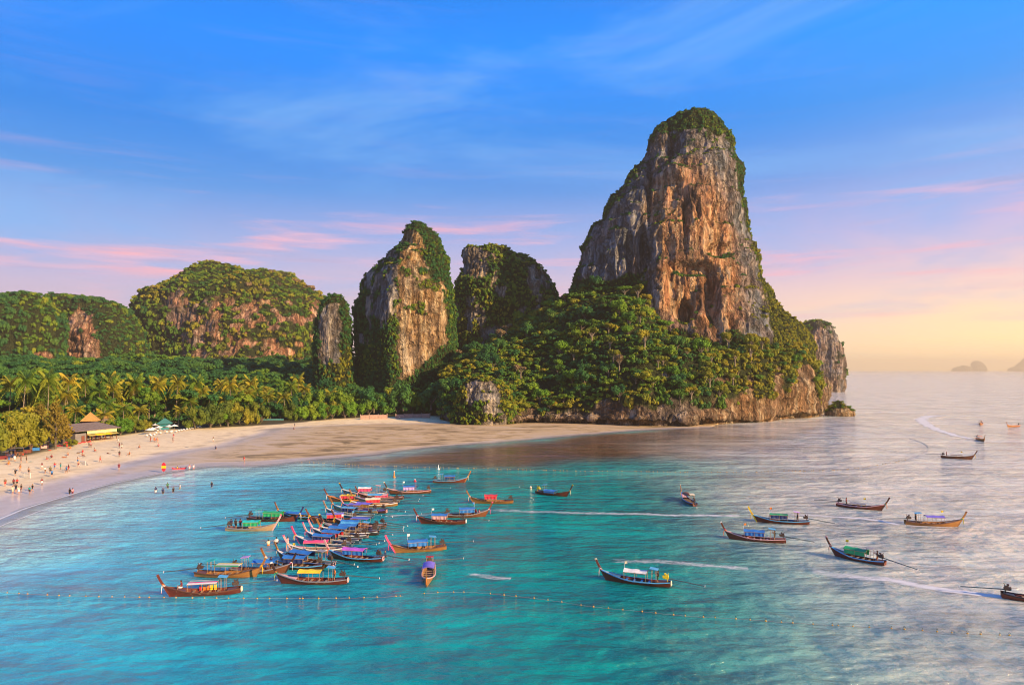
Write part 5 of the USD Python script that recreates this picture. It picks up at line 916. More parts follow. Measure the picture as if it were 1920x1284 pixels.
# ------------------------------------------------------------------ people
SKIN = [paint(c, .55, .12) for c in ((.42, .22, .14), (.30, .14, .08), (.20, .09, .05))]
HAIR = [paint(c, .6, .2) for c in ((.015, .011, .009), (.06, .032, .015), (.20, .12, .05))]
MF = manifold3d.Manifold
def ball(p, r): return MF.sphere(float(r), 10).translate([float(v) for v in p])
def bone(a, b, ra, rb): return MF.batch_hull([ball(a, ra), ball(b, rb)])
def figure(pose):
    """(body, top, shorts, hair) of a person about 1.7 m tall facing +x, the lowest point at z = 0."""
    v = lambda *a: np.array(a, float)
    if pose in ('stand', 'walk', 'arms', 'wade'):
        hip, chest, neck, head = v(0, 0, .93), v(.0, 0, 1.25), v(.0, 0, 1.44), v(.02, 0, 1.60); st = .26 if pose == 'walk' else .03
        L = [[v(0, .09, .90), v(.10 + st * .5, .10, .50), v(st, .10, .07)], [v(0, -.09, .90), v(.06 - st * .2, -.10, .49), v(-st * 1.1, -.10, .08)]]
        if pose == 'arms': A = [[v(0, .20, 1.38), v(.16, .32, 1.22), v(.34, .26, 1.36)], [v(0, -.20, 1.38), v(.14, -.34, 1.20), v(.30, -.30, 1.40)]]
        else: A = [[v(0, .20, 1.38), v(-.05 - st * .3, .26, 1.10), v(.06 - st * .6, .28, .87)], [v(0, -.20, 1.38), v(-.03 + st * .5, -.27, 1.11), v(.08 + st * .9, -.27, .90)]]
    elif pose == 'sit':
        hip, chest, neck, head = v(0, 0, .12), v(-.06, 0, .44), v(-.04, 0, .63), v(.0, 0, .80)
        L = [[v(0, .09, .11), v(.40, .14, .36), v(.62, .13, .06)], [v(0, -.09, .11), v(.38, -.16, .30), v(.66, -.10, .06)]]
        A = [[v(-.06, .19, .57), v(.06, .28, .36), v(.30, .20, .34)], [v(-.06, -.19, .57), v(-.16, -.28, .34), v(-.24, -.26, .07)]]
    elif pose == 'thwart':
        hip, chest, neck, head = v(0, 0, .50), v(-.02, 0, .82), v(0, 0, 1.01), v(.03, 0, 1.17)
        L = [[v(0, .09, .49), v(.40, .12, .50), v(.42, .12, .07)], [v(0, -.09, .49), v(.38, -.13, .50), v(.48, -.13, .07)]]
        A = [[v(-.02, .19, .95), v(.10, .26, .72), v(.34, .20, .64)], [v(-.02, -.19, .95), v(.08, -.26, .72), v(.32, -.18, .66)]]
    else:      # lying on the back, propped a little
        hip, chest, neck, head = v(0, 0, .13), v(-.30, 0, .17), v(-.50, 0, .22), v(-.67, 0, .26)
        L = [[v(0, .09, .12), v(.40, .13, .22), v(.74, .12, .07)], [v(0, -.09, .12), v(.42, -.13, .12), v(.84, -.13, .07)]]
        A = [[v(-.44, .20, .17), v(-.24, .34, .09), v(.0, .34, .07)], [v(-.44, -.20, .17), v(-.26, -.36, .09), v(-.03, -.34, .07)]]
    ax = chest - hip; ax /= np.linalg.norm(ax); side = v(0, 1, 0); fw = np.cross(side, ax)
    parts = [MF.batch_hull([ball(hip + side * .07 * s, .115) for s in (-1, 1)] + [ball(hip + ax * .16 + side * .05 * s, .10) for s in (-1, 1)]), MF.batch_hull([ball(hip + ax * .15 + side * .05 * s, .10) for s in (-1, 1)] + [ball(chest + ax * .10 + side * .11 * s, .095) for s in (-1, 1)]), bone(chest + ax * .1, neck, .07, .055), bone(neck, head - ax * .03, .052, .055)]
    hd = head - neck; hd /= np.linalg.norm(hd); f2 = np.cross(side, hd)
    parts += [MF.batch_hull([ball(head + hd * .03, .098), ball(head - hd * .07 + f2 * .035, .058)]), bone(head + f2 * .095 + hd * .02, head + f2 * .115 - hd * .02, .014, .018), ball(head + f2 * .085 - hd * .065, .022)]
    parts += [ball(head + side * .098 * s - hd * .0, .024) for s in (-1, 1)]
    for leg in L: parts += [bone(leg[0], leg[1], .088, .058), bone(leg[1], leg[2], .058, .038), bone(leg[2] - v(.03, 0, .02), leg[2] + v(.15, 0, -.03), .040, .030)]
    for s, arm in zip((1, -1), A):
        parts += [bone(arm[0], arm[1], .052, .040), bone(arm[1], arm[2], .040, .028)]
        d = arm[2] - arm[1]; d /= np.linalg.norm(d); w = np.cross(d, side); w /= max(np.linalg.norm(w), 1e-6); palm_ = arm[2] + d * .085
        parts.append(MF.batch_hull([ball(arm[2], .026), ball(palm_ + w * .028, .017), ball(palm_ - w * .028, .017)]))
        curl = np.cross(w, d) * -s
        for k, (o, l) in enumerate(((.030, .068), (.010, .078), (-.010, .072), (-.029, .056))):
            k1 = palm_ + w * o + d * l * .55 + curl * .012; parts += [bone(palm_ + w * o * .9, k1, .0095, .009), bone(k1, k1 + d * l * .38 + curl * .026, .009, .0075)]
        t0 = arm[2] + d * .03 + w * .028; t1 = t0 + d * .035 + w * .028; parts += [bone(t0, t1, .012, .010), bone(t1, t1 + d * .03 + curl * .012, .010, .008)]
    body = MF.batch_boolean(parts, manifold3d.OpType.Add)
    top = MF.batch_boolean([MF.batch_hull([ball(hip + ax * .10 + side * .06 * s, .122) for s in (-1, 1)] + [ball(chest + ax * .10 + side * .125 * s, .106) for s in (-1, 1)])] + [bone(a[0] - ax * .01, a[0] * .45 + a[1] * .55, .066, .056) for a in A], manifold3d.OpType.Add)
    shorts = MF.batch_boolean([MF.batch_hull([ball(hip + side * .075 * s, .128) for s in (-1, 1)] + [ball(hip + ax * .09 + side * .06 * s, .112) for s in (-1, 1)])] + [bone(l[0], l[0] * .35 + l[1] * .65, .104, .086) for l in L], manifold3d.OpType.Add)
    hair = MF.batch_hull([ball(head + hd * .045 - f2 * .018, .104), ball(head - hd * .04 - f2 * .05, .07)])
    lo = float(body.bounding_box()[2]); out = []
    for m in (body, top, shorts, hair):
        g = m.to_mesh(); out.append(trimesh.Trimesh(g.vert_properties[:, :3] - [0, 0, lo], g.tri_verts, process=False))
    return out
FIG = {k: figure(k) for k in ('stand', 'walk', 'arms', 'sit', 'thwart', 'lie')}
CL = {'bare': None, 'black': (.015, .015, .018), 'navy': (.015, .025, .09), 'dark': (.035, .03, .03), 'red': (.50, .03, .03), 'maroon': (.16, .02, .03), 'white': (.70, .68, .66), 'cream': (.62, .52, .36), 'teal': (.02, .26, .28), 'blue': (.03, .16, .45), 'green': (.03, .16, .07), 'orange': (.65, .17, .03), 'yellow': (.65, .48, .04), 'pink': (.62, .22, .25), 'brown': (.14, .07, .04), 'olive': (.10, .10, .04), 'grey': (.2, .2, .2)}
def person(pos, pose, top, low, label, yaw=0.0, skin=0, hair=0, group=None, size=1.0):
    b, t, s, h = FIG['stand' if pose == 'wade' else pose]
    x = thing('person', label, 'person', pos, yaw, group, None, size)
    obj('body', b, SKIN[skin], x, 50)
    if CL.get(top): obj('top', t, paint(CL[top], .8, .15), x, 50)
    obj('shorts', s, paint(CL[low] or CL['red'], .8, .15), x, 50); obj('hair', h, HAIR[hair], x, 50)
    return x
def shore(zx, zy):      # a spot of the beach seen at this place of the photograph
    px, py = zx / 6.4, 820 + zy / 6.4; q = on(px, py, .3)
    for _ in range(4): z = max(land_z(q[0], q[1]), -.35); q = on(px, py, z)
    return q
rng = np.random.default_rng(5)
folk = [ # column, row (of the 6.4 times enlarged left part), pose, top, shorts, label
    (63, 588, 'stand', 'brown', 'red', 'person in a brown top at the wet edge, nearest the left side'), (165, 584, 'stand', 'maroon', 'dark', 'person in maroon behind the group at the wet edge'), (205, 578, 'stand', 'red', 'dark', 'person in a red shirt behind the group at the wet edge'),
    (150, 676, 'stand', 'cream', 'cream', 'person in pale clothes at the left of the group in the shallows'), (192, 656, 'arms', 'black', 'navy', 'person in black leaning in the middle of the group in the shallows'), (226, 682, 'arms', 'cream', 'white', 'person in cream wading in front of the group'), (255, 655, 'stand', 'dark', 'maroon', 'person in a dark shirt at the right of the group in the shallows'),
    (355, 678, 'stand', 'teal', 'dark', 'person in teal standing in the shallows beside one in black'), (390, 650, 'walk', 'black', 'black', 'person in black walking in the shallows beside one in teal'), (503, 573, 'stand', 'maroon', 'white', 'person with white shorts standing alone on the wet sand'),
    (838, 690, 'stand', 'black', 'black', 'taller dark figure of the pair at the edge of the blue water'), (872, 690, 'stand', 'pink', 'maroon', 'pink figure of the pair at the edge of the blue water'), (185, 460, 'walk', 'black', 'black', 'person in black striding over the sand left of the goal'), (243, 402, 'walk', 'bare', 'orange', 'bare-chested person in orange shorts running on the sand'),
    (345, 442, 'stand', 'bare', 'dark', 'bare-chested person standing just behind the near goal'), (505, 380, 'arms', 'maroon', 'white', 'player in a maroon shirt and white shorts'), (541, 430, 'stand', 'white', 'dark', 'player in a white shirt'), (604, 432, 'stand', 'olive', 'dark', 'player in olive behind one in blue'), (623, 474, 'stand', 'blue', 'navy', 'player in a bright blue shirt nearest the wet sand'),
    (655, 380, 'arms', 'red', 'blue', 'player in a red shirt and blue shorts'), (728, 380, 'arms', 'teal', 'teal', 'player dressed all in teal'), (797, 426, 'walk', 'blue', 'navy', 'player in blue beside one in dark red'), (823, 406, 'walk', 'maroon', 'red', 'player in dark red beside one in blue'), (932, 312, 'arms', 'bare', 'blue', 'bare-chested player in blue shorts behind the far goal'), (943, 355, 'walk', 'bare', 'maroon', 'bare-chested player in front of the far goal'),
    (1202, 296, 'walk', 'bare', 'red', 'bare-chested person in red shorts walking along the wet sand'), (1428, 388, 'stand', 'maroon', 'maroon', 'lone person in maroon standing in the thin water'), (1433, 230, 'stand', 'dark', 'maroon', 'lone dark figure in the middle of the open sand'),
    (105, 326, 'sit', 'orange', 'orange', 'person in orange sitting on the sand at far left'), (108, 292, 'stand', 'navy', 'blue', 'person in navy bending over one in orange'), (136, 272, 'arms', 'navy', 'dark', 'person in dark blue stooping near the trees at left'), (176, 286, 'stand', 'white', 'white', 'person all in white walking down from the trees'), (214, 248, 'stand', 'dark', 'dark', 'dark-clothed person under the edge of the big tree'), (250, 302, 'stand', 'maroon', 'dark', 'person in maroon and black on the sand below the big tree'), (317, 298, 'stand', 'dark', 'dark', 'person in black beside a pale mat'), (276, 232, 'walk', 'brown', 'red', 'person in brown under the branches of the big tree'), (311, 228, 'stand', 'maroon', 'dark', 'person in maroon near the trunks right of the big tree'),
    (563, 266, 'sit', 'bare', 'red', 'sunbather sitting, leftmost on the sand below the red kayaks'), (618, 246, 'sit', 'maroon', 'dark', 'sunbather in maroon sitting beside another below the red kayaks'), (770, 238, 'lie', 'bare', 'orange', 'sunbather lying on an orange towel'), (815, 214, 'sit', 'bare', 'red', 'sunbather sitting with red shorts above the orange towel'), (938, 188, 'lie', 'bare', 'dark', 'sunbather lying at the left of a trio'), (992, 182, 'sit', 'red', 'red', 'sunbather in red sitting at the right of a trio'), (990, 224, 'sit', 'bare', 'maroon', 'sunbather sitting on a long dark towel below a trio'), (597, 156, 'lie', 'red', 'red', 'sunbather lying close to the trees left of the kayaks'), (1135, 166, 'sit', 'bare', 'red', 'sunbather leaning back on a wide towel before the restaurant'), (1295, 192, 'lie', 'bare', 'red', 'sunbather lying in red on a dark towel before the restaurant'), (1553, 210, 'sit', 'orange', 'dark', 'person in orange sitting alone near the wet sand'), (1672, 126, 'sit', 'bare', 'maroon', 'sunbather sitting alone above the wet sand'), (1902, 108, 'sit', 'pink', 'red', 'sunbather in pink sitting below the parasols'), (842, 138, 'sit', 'orange', 'red', 'person in orange sitting in front of the red kayaks'), (803, 134, 'stand', 'red', 'red', 'person in red standing beside the red kayaks'),
    (1067, 120, 'stand', 'dark', 'dark', 'dark figure of a walking pair before the restaurant'), (1092, 120, 'walk', 'pink', 'maroon', 'pink figure of a walking pair before the restaurant'), (1433, 126, 'stand', 'maroon', 'maroon', 'left one of two people standing right of the restaurant'), (1463, 130, 'stand', 'brown', 'white', 'right one of two people standing right of the restaurant'), (1420, 66, 'walk', 'white', 'white', 'person in white at the corner of the restaurant terrace'), (1808, 52, 'stand', 'bare', 'red', 'bare-chested person at the left of the four below the parasols'), (1851, 54, 'stand', 'orange', 'orange', 'person in orange in the four below the parasols'), (1872, 54, 'stand', 'pink', 'red', 'person in pink in the four below the parasols'), (1892, 56, 'stand', 'bare', 'orange', 'bare-chested person at the right of the four below the parasols'),
    (2083, 8, 'walk', 'red', 'pink', 'person in red on the upper beach right of the parasols'), (2074, 58, 'stand', 'dark', 'maroon', 'person in maroon standing right of the four below the parasols'), (2560, 48, 'stand', 'brown', 'white', 'person in brown alone on the far sand'), (2588, 140, 'sit', 'navy', 'dark', 'person in navy crouching at the far wet edge'), (2930, 296, 'stand', 'red', 'pink', 'person in red on the brown patch of the tidal flat'), (3526, -96, 'sit', 'maroon', 'dark', 'person sitting at the far middle of the beach'), (3536, -128, 'stand', 'navy', 'dark', 'person in navy standing at the far middle of the beach'), (4790, -216, 'stand', 'white', 'dark', 'person in white at the far end of the beach'),
    (1869, 680, 'stand', 'navy', 'white', 'swimmer in navy with pale shorts, leftmost in the shallows'), (1955, 690, 'stand', 'navy', 'dark', 'swimmer in navy second from the left in the shallows'), (2011, 625, 'stand', 'green', 'dark', 'swimmer in dark green standing farther in the shallows'), (2080, 675, 'stand', 'black', 'black', 'swimmer all in black in the shallows'), (2160, 635, 'stand', 'white', 'yellow', 'swimmer in a white top and yellow shorts in the shallows'), (2541, 610, 'stand', 'black', 'navy', 'lone swimmer in black far to the right in the shallows'), (2274, 392, 'stand', 'pink', 'white', 'paddler in pink beside the red kayak in the water'), (2322, 392, 'arms', 'white', 'pink', 'paddler in white and pink right of the red kayak'),
    (3220, 1310, 'arms', 'cream', 'orange', 'person in cream standing in the water left of the cluster of boats'), (3318, 1286, 'stand', 'white', 'black', 'person with black shorts standing in the water by the cluster'), (3452, 1276, 'stand', 'pink', 'white', 'person in pink standing in the water at the bows of the cluster'), (4622, 1450, 'stand', 'navy', 'black', 'person in navy standing in the water behind the magenta-roofed boat'), (5094, 1356, 'stand', 'black', 'maroon', 'person in black standing in the water beside the lone boat with a pink stem')]
for i, (zx, zy, pose, top, low, lab) in enumerate(folk):
    q = shore(zx, zy); w = signed(WATERLINE, LAND, q[None, :2])[0]
    if w < 0: q = on(zx / 6.4, 820 + zy / 6.4 - 2); q[2] = -.45 if zx < 3000 else -.75
    person(q, pose, top, low, lab, rng.uniform(0, 6.28), int(rng.integers(0, 3)) if top != 'bare' else int(rng.integers(0, 2)), int(rng.integers(0, 3)), None, rng.uniform(.98, 1.1))
for zx, zy, c, ln, lab in ((770, 240, 'orange', 1.9, 'orange towel under a lying sunbather'), (1000, 228, 'dark', 2.0, 'long dark towel below a trio of sunbathers'), (1135, 168, 'grey', 2.0, 'wide grey towel before the restaurant'), (1295, 194, 'dark', 1.9, 'dark towel under the sunbather in red'), (1342, 156, 'black', 2.0, 'black towel lying empty before the restaurant'), (360, 290, 'teal', 1.6, 'pale teal mat beside a person in black'), (1340 + 890, 118, 'navy', 2.0, 'blue-grey mat lying empty below the parasols')):
    q = shore(zx, zy); a = rng.uniform(-.4, .4); n = 9; gx_, gy_ = np.meshgrid(np.linspace(-ln / 2, ln / 2, n), np.linspace(-.45, .45, 5)); zz_ = .02 + .012 * np.sin(gx_ * 5) * np.cos(gy_ * 6); V = np.c_[gx_.ravel(), gy_.ravel(), zz_.ravel()]
    up_ = trimesh.Trimesh(np.vstack([V, V - [0, 0, .015]]), np.vstack([grid_faces(5, n), grid_faces(5, n)[:, ::-1] + len(V)]), process=False)
    x = thing('towel', lab, 'towel', q, a); obj('cloth', up_, paint(CL[c], .9, .2), x); obj('border', cat(box(.12, .91, .02, (-ln / 2 + .1, 0, .03)), box(.12, .91, .02, (ln / 2 - .1, 0, .03))), paint(CL['cream'], .9), x)
# crews of the boats
def crew(key, along, side, pose, top, low, lab, turn=0.0, z=.14):
    q, a = stand_on(B[key], along, side, z); person(q, pose, top, low, lab, a + turn, 1, 0)
crew(1, 2.55, .1, 'thwart', 'maroon', 'white', 'bare-armed man sitting on the foredeck of the boat nearest the lower left', .3, .62)
crew(3, 1.6, 0, 'stand', 'navy', 'navy', 'man in navy standing on the boat with the pink awning', 1.2, .45); crew(5, -2.75, .1, 'stand', 'orange', 'brown', 'man in orange standing at the stern of the yellow-roofed boat', .6, .3); crew(6, 1.9, .2, 'thwart', 'navy', 'navy', 'man in navy and a cap sitting on the boat with the two-piece roof', .5, .25); crew(6, 3.0, -.1, 'sit', 'white', 'dark', 'man in white sitting on the foredeck of the boat with the two-piece roof', 1.0, .85)
crew(36, -2.7, 0, 'arms', 'black', 'green', 'helmsman in black standing on the white-roofed boat', .2, .2); crew(37, -2.6, 0, 'stand', 'black', 'dark', 'helmsman in black on the thin green-roofed boat', .1, .2); crew(38, -2.7, 0, 'arms', 'black', 'dark', 'helmsman in black on the boat with blue sides', .1, .2); crew(39, -2.3, 0, 'stand', 'maroon', 'dark', 'helmsman in maroon on the boat heading for the open sea', 0, .2); crew(40, -2.6, 0, 'stand', 'black', 'dark', 'helmsman in black under the awning of the purple-roofed boat', 0, .2); crew(41, -2.5, 0, 'arms', 'brown', 'orange', 'helmsman in brown on the bright green-roofed boat', .3, .2)
for k, (c, lab) in enumerate((('navy', 'man in navy, left of three at the stern of the pale teal-roofed boat'), ('dark', 'man in dark clothes, middle of three at the stern of the pale teal-roofed boat'), ('maroon', 'man in maroon, right of three at the stern of the pale teal-roofed boat'))):
    if 47 not in B: add(47, (512, 994), (427, 995), 'pale wooden boat with a teal roof and three men at its stern', 'pale', 'grey', 'rose', 'pink', 'teal', 'arch', -.02, 2.6, 'green', None, .0, -.10, ('cream', 'green'), deck='pale')
    crew(47, -3.2 + .75 * k, .1, 'stand', c, 'black', lab, 1.5, .3)
for k, (c, lab) in enumerate((('red', 'passenger in red near the bow of the boat with blue curtains'), ('pink', 'passenger in pink near the bow of the boat with blue curtains'))): crew(31, 1.9 + .55 * k, .25 - .5 * k, 'thwart', c, 'white', lab, .4, .2)
crew(43, -2.6, 0, 'stand', 'maroon', 'dark', 'helmsman on the boat far out on the pale water', 0, .2)

# ------------------------------------------------------------------ things on the beach
def goal(zx, zy, rz, lab):
    x = thing('goal', lab, 'goal', shore(zx, zy), rz); w, h, d = 2.2, 1.25, .9
    for y in (-w / 2, w / 2): obj('goal_post', tube([(0, y, 0), (0, y, h)], .05, 6), P('white'), x); obj('brace', tube([(0, y, h), (-d, y, 0), (0, y, 0)], .03, 5), P('grey'), x)
    obj('crossbar', tube([(0, -w / 2, h), (0, w / 2, h)], .05, 6), P('white'), x)
    net = [tube([(0, y, h), (-d, y, .02)], .014, 3, False) for y in np.linspace(-w / 2, w / 2, 15)] + [tube([(-d * k, -w / 2, h * (1 - k)), (-d * k, w / 2, h * (1 - k))], .014, 3, False) for k in np.linspace(.1, 1, 9)]
    obj('net', cat(*net), paint((.35, .35, .33), .9), x)
goal(325, 482, 1.2, 'small netted goal standing nearer the water'); goal(988, 336, -1.9, 'small netted goal standing farther along the sand')
q = on(307, 886); x = thing('beach_flag', 'tall red and yellow beach flag standing in the thin water', 'flag', (q[0], q[1], max(land_z(q[0], q[1]), -.2)), 0)
obj('pole', tube([(0, 0, -.2), (0, 0, 2.7)], .035, 6), P('steel'), x)
def lens(z0, z1):
    zz_ = np.linspace(z0, z1, 7); w = .58 * np.sqrt(np.clip(1 - ((zz_ - 1.5) / 1.18) ** 2, .03, 1)); return loft([[(-a_, .07, b_), (a_, .07, b_), (a_, -.07, b_), (-a_, -.07, b_)] for a_, b_ in zip(w, zz_)])
fl = obj('cloth', lens(.35, 1.15), P('red'), x); obj('cloth', lens(1.152, 1.85), P('yellow'), x); obj('cloth', lens(1.852, 2.66), P('red'), x)
def kayak(pos, rz, c, lab, ln=3.6, seat='black', rx=0.0):
    x = thing('kayak', lab, 'kayak', pos, rz, None, None, None, rx); s = np.linspace(0, 1, 15); q = []
    for k in s:
        w = .38 * math.sin(math.pi * (.04 + .92 * k)) ** .7; z = .28 + .16 * (2 * k - 1) ** 4; q.append([((k - .5) * ln, w * math.cos(a_), z * .5 + (.5 * z if math.sin(a_) > 0 else .17) * math.sin(a_) + (z - .28)) for a_ in np.linspace(0, 2 * np.pi, 12, endpoint=False)])
    obj('hull', loft(q), P(c), x, 40)
    for k in (-.55, .6): obj('seat', cat(box(.5, .42, .06, (k, 0, .30)), box(.06, .40, .30, (k - .26, 0, .44), ry=-.2)), P(seat), x)
    return x
q = on(336, 879); kayak((q[0], q[1], -.04), .35, 'red', 'red kayak with a paddler in yellow afloat near the beach flag'); person((q[0] - .4, q[1] - .15, -.12), 'sit', 'yellow', 'dark', 'paddler in yellow sitting in the red kayak', .35, 1, 0)
def spot(px, py, z0=1.6):
    q = on(px, py, z0)
    for _ in range(4): q = on(px, py, land_z(q[0], q[1]))
    return q
for k, (px, py, rz, lab) in enumerate([(116, 836, .5, 'leftmost red kayak on the sand before the restaurant'), (124, 835, .62, 'second red kayak from the left on the sand before the restaurant'), (132, 833, .5, 'third red kayak from the left on the sand before the restaurant'), (141, 832, .42, 'third red kayak from the right on the sand before the restaurant'), (150, 830, .38, 'second red kayak from the right on the sand before the restaurant'), (159, 829, .4, 'rightmost red kayak on the sand before the restaurant'), (134, 830, .55, 'red kayak lying behind the row before the restaurant')]):
    kayak(spot(px, py), rz, 'red', lab, 3.8)
# parasols with loungers
PARASOL = master('parasol_kind'); obj('pole', tube([(0, 0, 0), (0, 0, 2.5)], .04, 6), wood(WOODS['pale']), PARASOL)
V = [(0, 0, 2.62)] + [(1.5 * math.cos(a_), 1.5 * math.sin(a_), 1.98) for a_ in np.arange(8) * np.pi / 4]; F_ = [(0, k + 1, (k + 1) % 8 + 1) for k in range(8)]
V += [(1.5 * math.cos(a_), 1.5 * math.sin(a_), 1.84) for a_ in np.arange(8) * np.pi / 4]; F_ += [(k + 1, k + 9, (k + 1) % 8 + 9) for k in range(8)] + [(k + 1, (k + 1) % 8 + 9, (k + 1) % 8 + 1) for k in range(8)]
obj('canopy', (np.array(V), np.array(F_)), P('white'), PARASOL); obj('finial', sphere(.07).apply_translation((0, 0, 2.68)), P('white'), PARASOL)
for k in range(8): a_ = k * np.pi / 4; obj('rib', tube([(.05 * math.cos(a_), .05 * math.sin(a_), 2.2), (1.4 * math.cos(a_), 1.4 * math.sin(a_), 1.98)], .014, 3), wood(WOODS['pale']), PARASOL)
LOUNGER = master('lounger_kind'); obj('frame', cat(box(1.9, .6, .06, (0, 0, .32)), *[box(.06, .06, .3, (a_, b_, .15)) for a_ in (-.85, .85) for b_ in (-.26, .26)]), wood(WOODS['pale']), LOUNGER); obj('backrest', box(.7, .58, .06, (-.62, 0, .52), ry=.6), P('white'), LOUNGER); obj('mattress', box(1.2, .56, .08, (.32, 0, .39)), P('white'), LOUNGER)
labs = ['white parasol leftmost and nearest the water', 'white parasol just right of the leftmost one', 'white parasol standing back by the blue hut, left one', 'white parasol in the middle of the row before the blue hut', 'white parasol standing back by the blue hut, right one', 'white parasol second from the right of the row', 'white parasol at the right end of the row']
for k, (px, py) in enumerate([(280, 818), (286, 816), (292, 808), (297.5, 813), (305, 807), (317, 811), (327, 810)]):
    q = spot(px, py - 3, 2.5); copy_of(PARASOL, 'parasol', labs[k], 'parasol', q, k * .5)
    for j in (-1, 1): copy_of(LOUNGER, 'lounger', 'white sun lounger under the white parasols', 'lounger', spot(px + 4 * j, py + .5, 2.0), -1.0, 'loungers under the parasols')
for k in range(9): copy_of(LOUNGER, 'lounger', 'white sun lounger in the row right of the parasols', 'lounger', spot(336 + 5 * k, 809 - .9 * k, 2.0), -1.0 + .1 * (k % 3), 'loungers right of the parasols')

# ------------------------------------------------------------------ buildings at the back of the beach
def house(px, py, rz, label, cat_='building', z=None, name='beach_house', back=0.0):
    q = spot(px, py, 2.0); return thing(name, label, cat_, q + [0, back, .0], rz), q
def pyramid(w, d, h, z, over=.5, ridge=0.0, th=.14):
    a, b = w / 2 + over, d / 2 + over; r = ridge / 2
    V = np.array([(-a, -b, z), (a, -b, z), (a, b, z), (-a, b, z), (-r, 0, z + h), (r, 0, z + h), (-a, -b, z - th), (a, -b, z - th), (a, b, z - th), (-a, b, z - th)], float)
    F = [(0, 1, 5), (0, 5, 4), (1, 2, 5), (2, 3, 4), (2, 4, 5), (3, 0, 4), (6, 7, 1), (6, 1, 0), (7, 8, 2), (7, 2, 1), (8, 9, 3), (8, 3, 2), (9, 6, 0), (9, 0, 3), (6, 8, 7), (6, 9, 8)]
    return trimesh.Trimesh(V, np.array(F), process=False)
THATCH = M('thatch', {'g': ('geometry', {}), 'mp': ('mapping', {'scale': (3, 3, .7)}), 'n': ('noise_texture', {'scale': 1.4, 'detail': 6, 'roughness': .7}), 'r': ('rgb_ramp', {'ramp': ramp((.3, (.24, .12, .035)), (.55, (.44, .25, .07)), (.75, (.54, .33, .11)))}), 'bu': ('bump', {'strength': .6, 'distance': .1}), 'p': ('principled_bsdf', {'roughness': .95})}, [('g.position', 'mp.vector'), ('mp.vector', 'n.vector'), ('n.fac', 'r.fac'), ('r.color', 'p.base_color'), ('n.fac', 'bu.height'), ('bu.normal', 'p.normal')])
ROOFING = paint((.20, .15, .13), .8, .3, 1.2); WALLP = paint((.60, .55, .47), .9, .2, 1.0); WALLG = paint((.17, .155, .16), .9, .25, 1.0); TIMBER = wood(WOODS['brown'])
a0, a1 = spot(163, 829, 2), spot(219, 823, 2); rz = math.atan2(a1[1] - a0[1], a1[0] - a0[0]); Lr = float(np.linalg.norm((a1 - a0)[:2]))
x = thing('restaurant', 'open-fronted beach restaurant with a pale signboard over its terrace', 'restaurant', a0, rz)
obj('floor', box(Lr + 4, 8, .5, (Lr / 2 - 2, 4, .0)), paint((.30, .25, .2), .9), x)
obj('back_wall', box(Lr + 3.6, .2, 3.2, (Lr / 2 - 2, 7.8, 1.85)), WALLG, x); obj('side_wall', box(4.0, .2, 3.0, (-2.1, .35, 1.75)), WALLG, x); obj('side_wall', box(.2, 7.2, 3.0, (-4.0, 4.05, 1.75)), WALLG, x)
d_ = obj('door', box(1.0, .06, 2.0, (-1.3, .22, 1.25)), P('rust'), x); obj('door_frame', cat(box(.08, .1, 2.1, (-1.84, .2, 1.3)), box(.08, .1, 2.1, (-.76, .2, 1.3)), box(1.16, .1, .08, (-1.3, .2, 2.36))), P('brown'), d_)
for k in range(6): obj('column', box(.16, .16, 2.7, (k * Lr / 5, .1, 1.6)), TIMBER, x)
for k in range(7):      # boards of the pale fascia
    obj('fascia_board', box(Lr / 7 - .05, .10, 1.15, (Lr / 7 * (k + .5), -.06, 3.45)), paint((.62, .50, .26), .8, .35, 2.2), x)
obj('fascia_beam', box(Lr + .4, .14, .14, (Lr / 2, -.08, 4.12)), TIMBER, x)
for k in range(4): obj('awning', box(Lr / 4 - .08, 1.5, .05, (Lr / 4 * (k + .5), -.7, 2.62), ry=0).apply_transform(trimesh.transformations.rotation_matrix(.28, (1, 0, 0), (0, 0, 2.75))), P('yellow') if k in (1, 2) else paint((.40, .34, .10), .8), x)
rm = trimesh.Trimesh(np.array([(-4.6, -.5, 4.1), (Lr + 1.4, -.5, 4.25), (Lr - 1.6, 8.4, 6.2), (-4.6, 8.4, 6.2), (-4.6, -.5, 3.95), (Lr + 1.4, -.5, 4.1), (Lr - 1.6, 8.4, 6.05), (-4.6, 8.4, 6.05)]), np.array([(0, 1, 2), (0, 2, 3), (4, 6, 5), (4, 7, 6), (4, 5, 1), (4, 1, 0), (5, 6, 2), (5, 2, 1), (6, 7, 3), (6, 3, 2), (7, 4, 0), (7, 0, 3)]), process=False)
rf = obj('roof', rm, ROOFING, x)
for k in range(9): u = k / 8; obj('roof_seam', tube([(-4.6 + (Lr + 6) * u, -.5, 4.12 + .15 * u + .02), (-4.6 + (Lr + 3) * u, 8.4, 6.22)], .05, 4), ROOFING, rf)
lx = np.array([math.cos(rz), math.sin(rz), 0]); ly = np.array([-math.sin(rz), math.cos(rz), 0])
rng = np.random.default_rng(15)
TABLE = master('dining_table_kind'); obj('top', box(1.1, .8, .05, (0, 0, .75)), P('white'), TABLE); [obj('leg', box(.06, .06, .73, (a_, b_, .365)), TIMBER, TABLE) for a_ in (-.45, .45) for b_ in (-.3, .3)]
for r_ in range(2):
    for k in range(6): copy_of(TABLE, 'dining_table', 'white dining table on the open terrace of the beach restaurant', 'table', a0 + lx * (1.1 + k * (Lr - 2) / 5) + ly * (1.2 + 2.2 * r_) + [0, 0, .25], rz, 'tables of the restaurant')
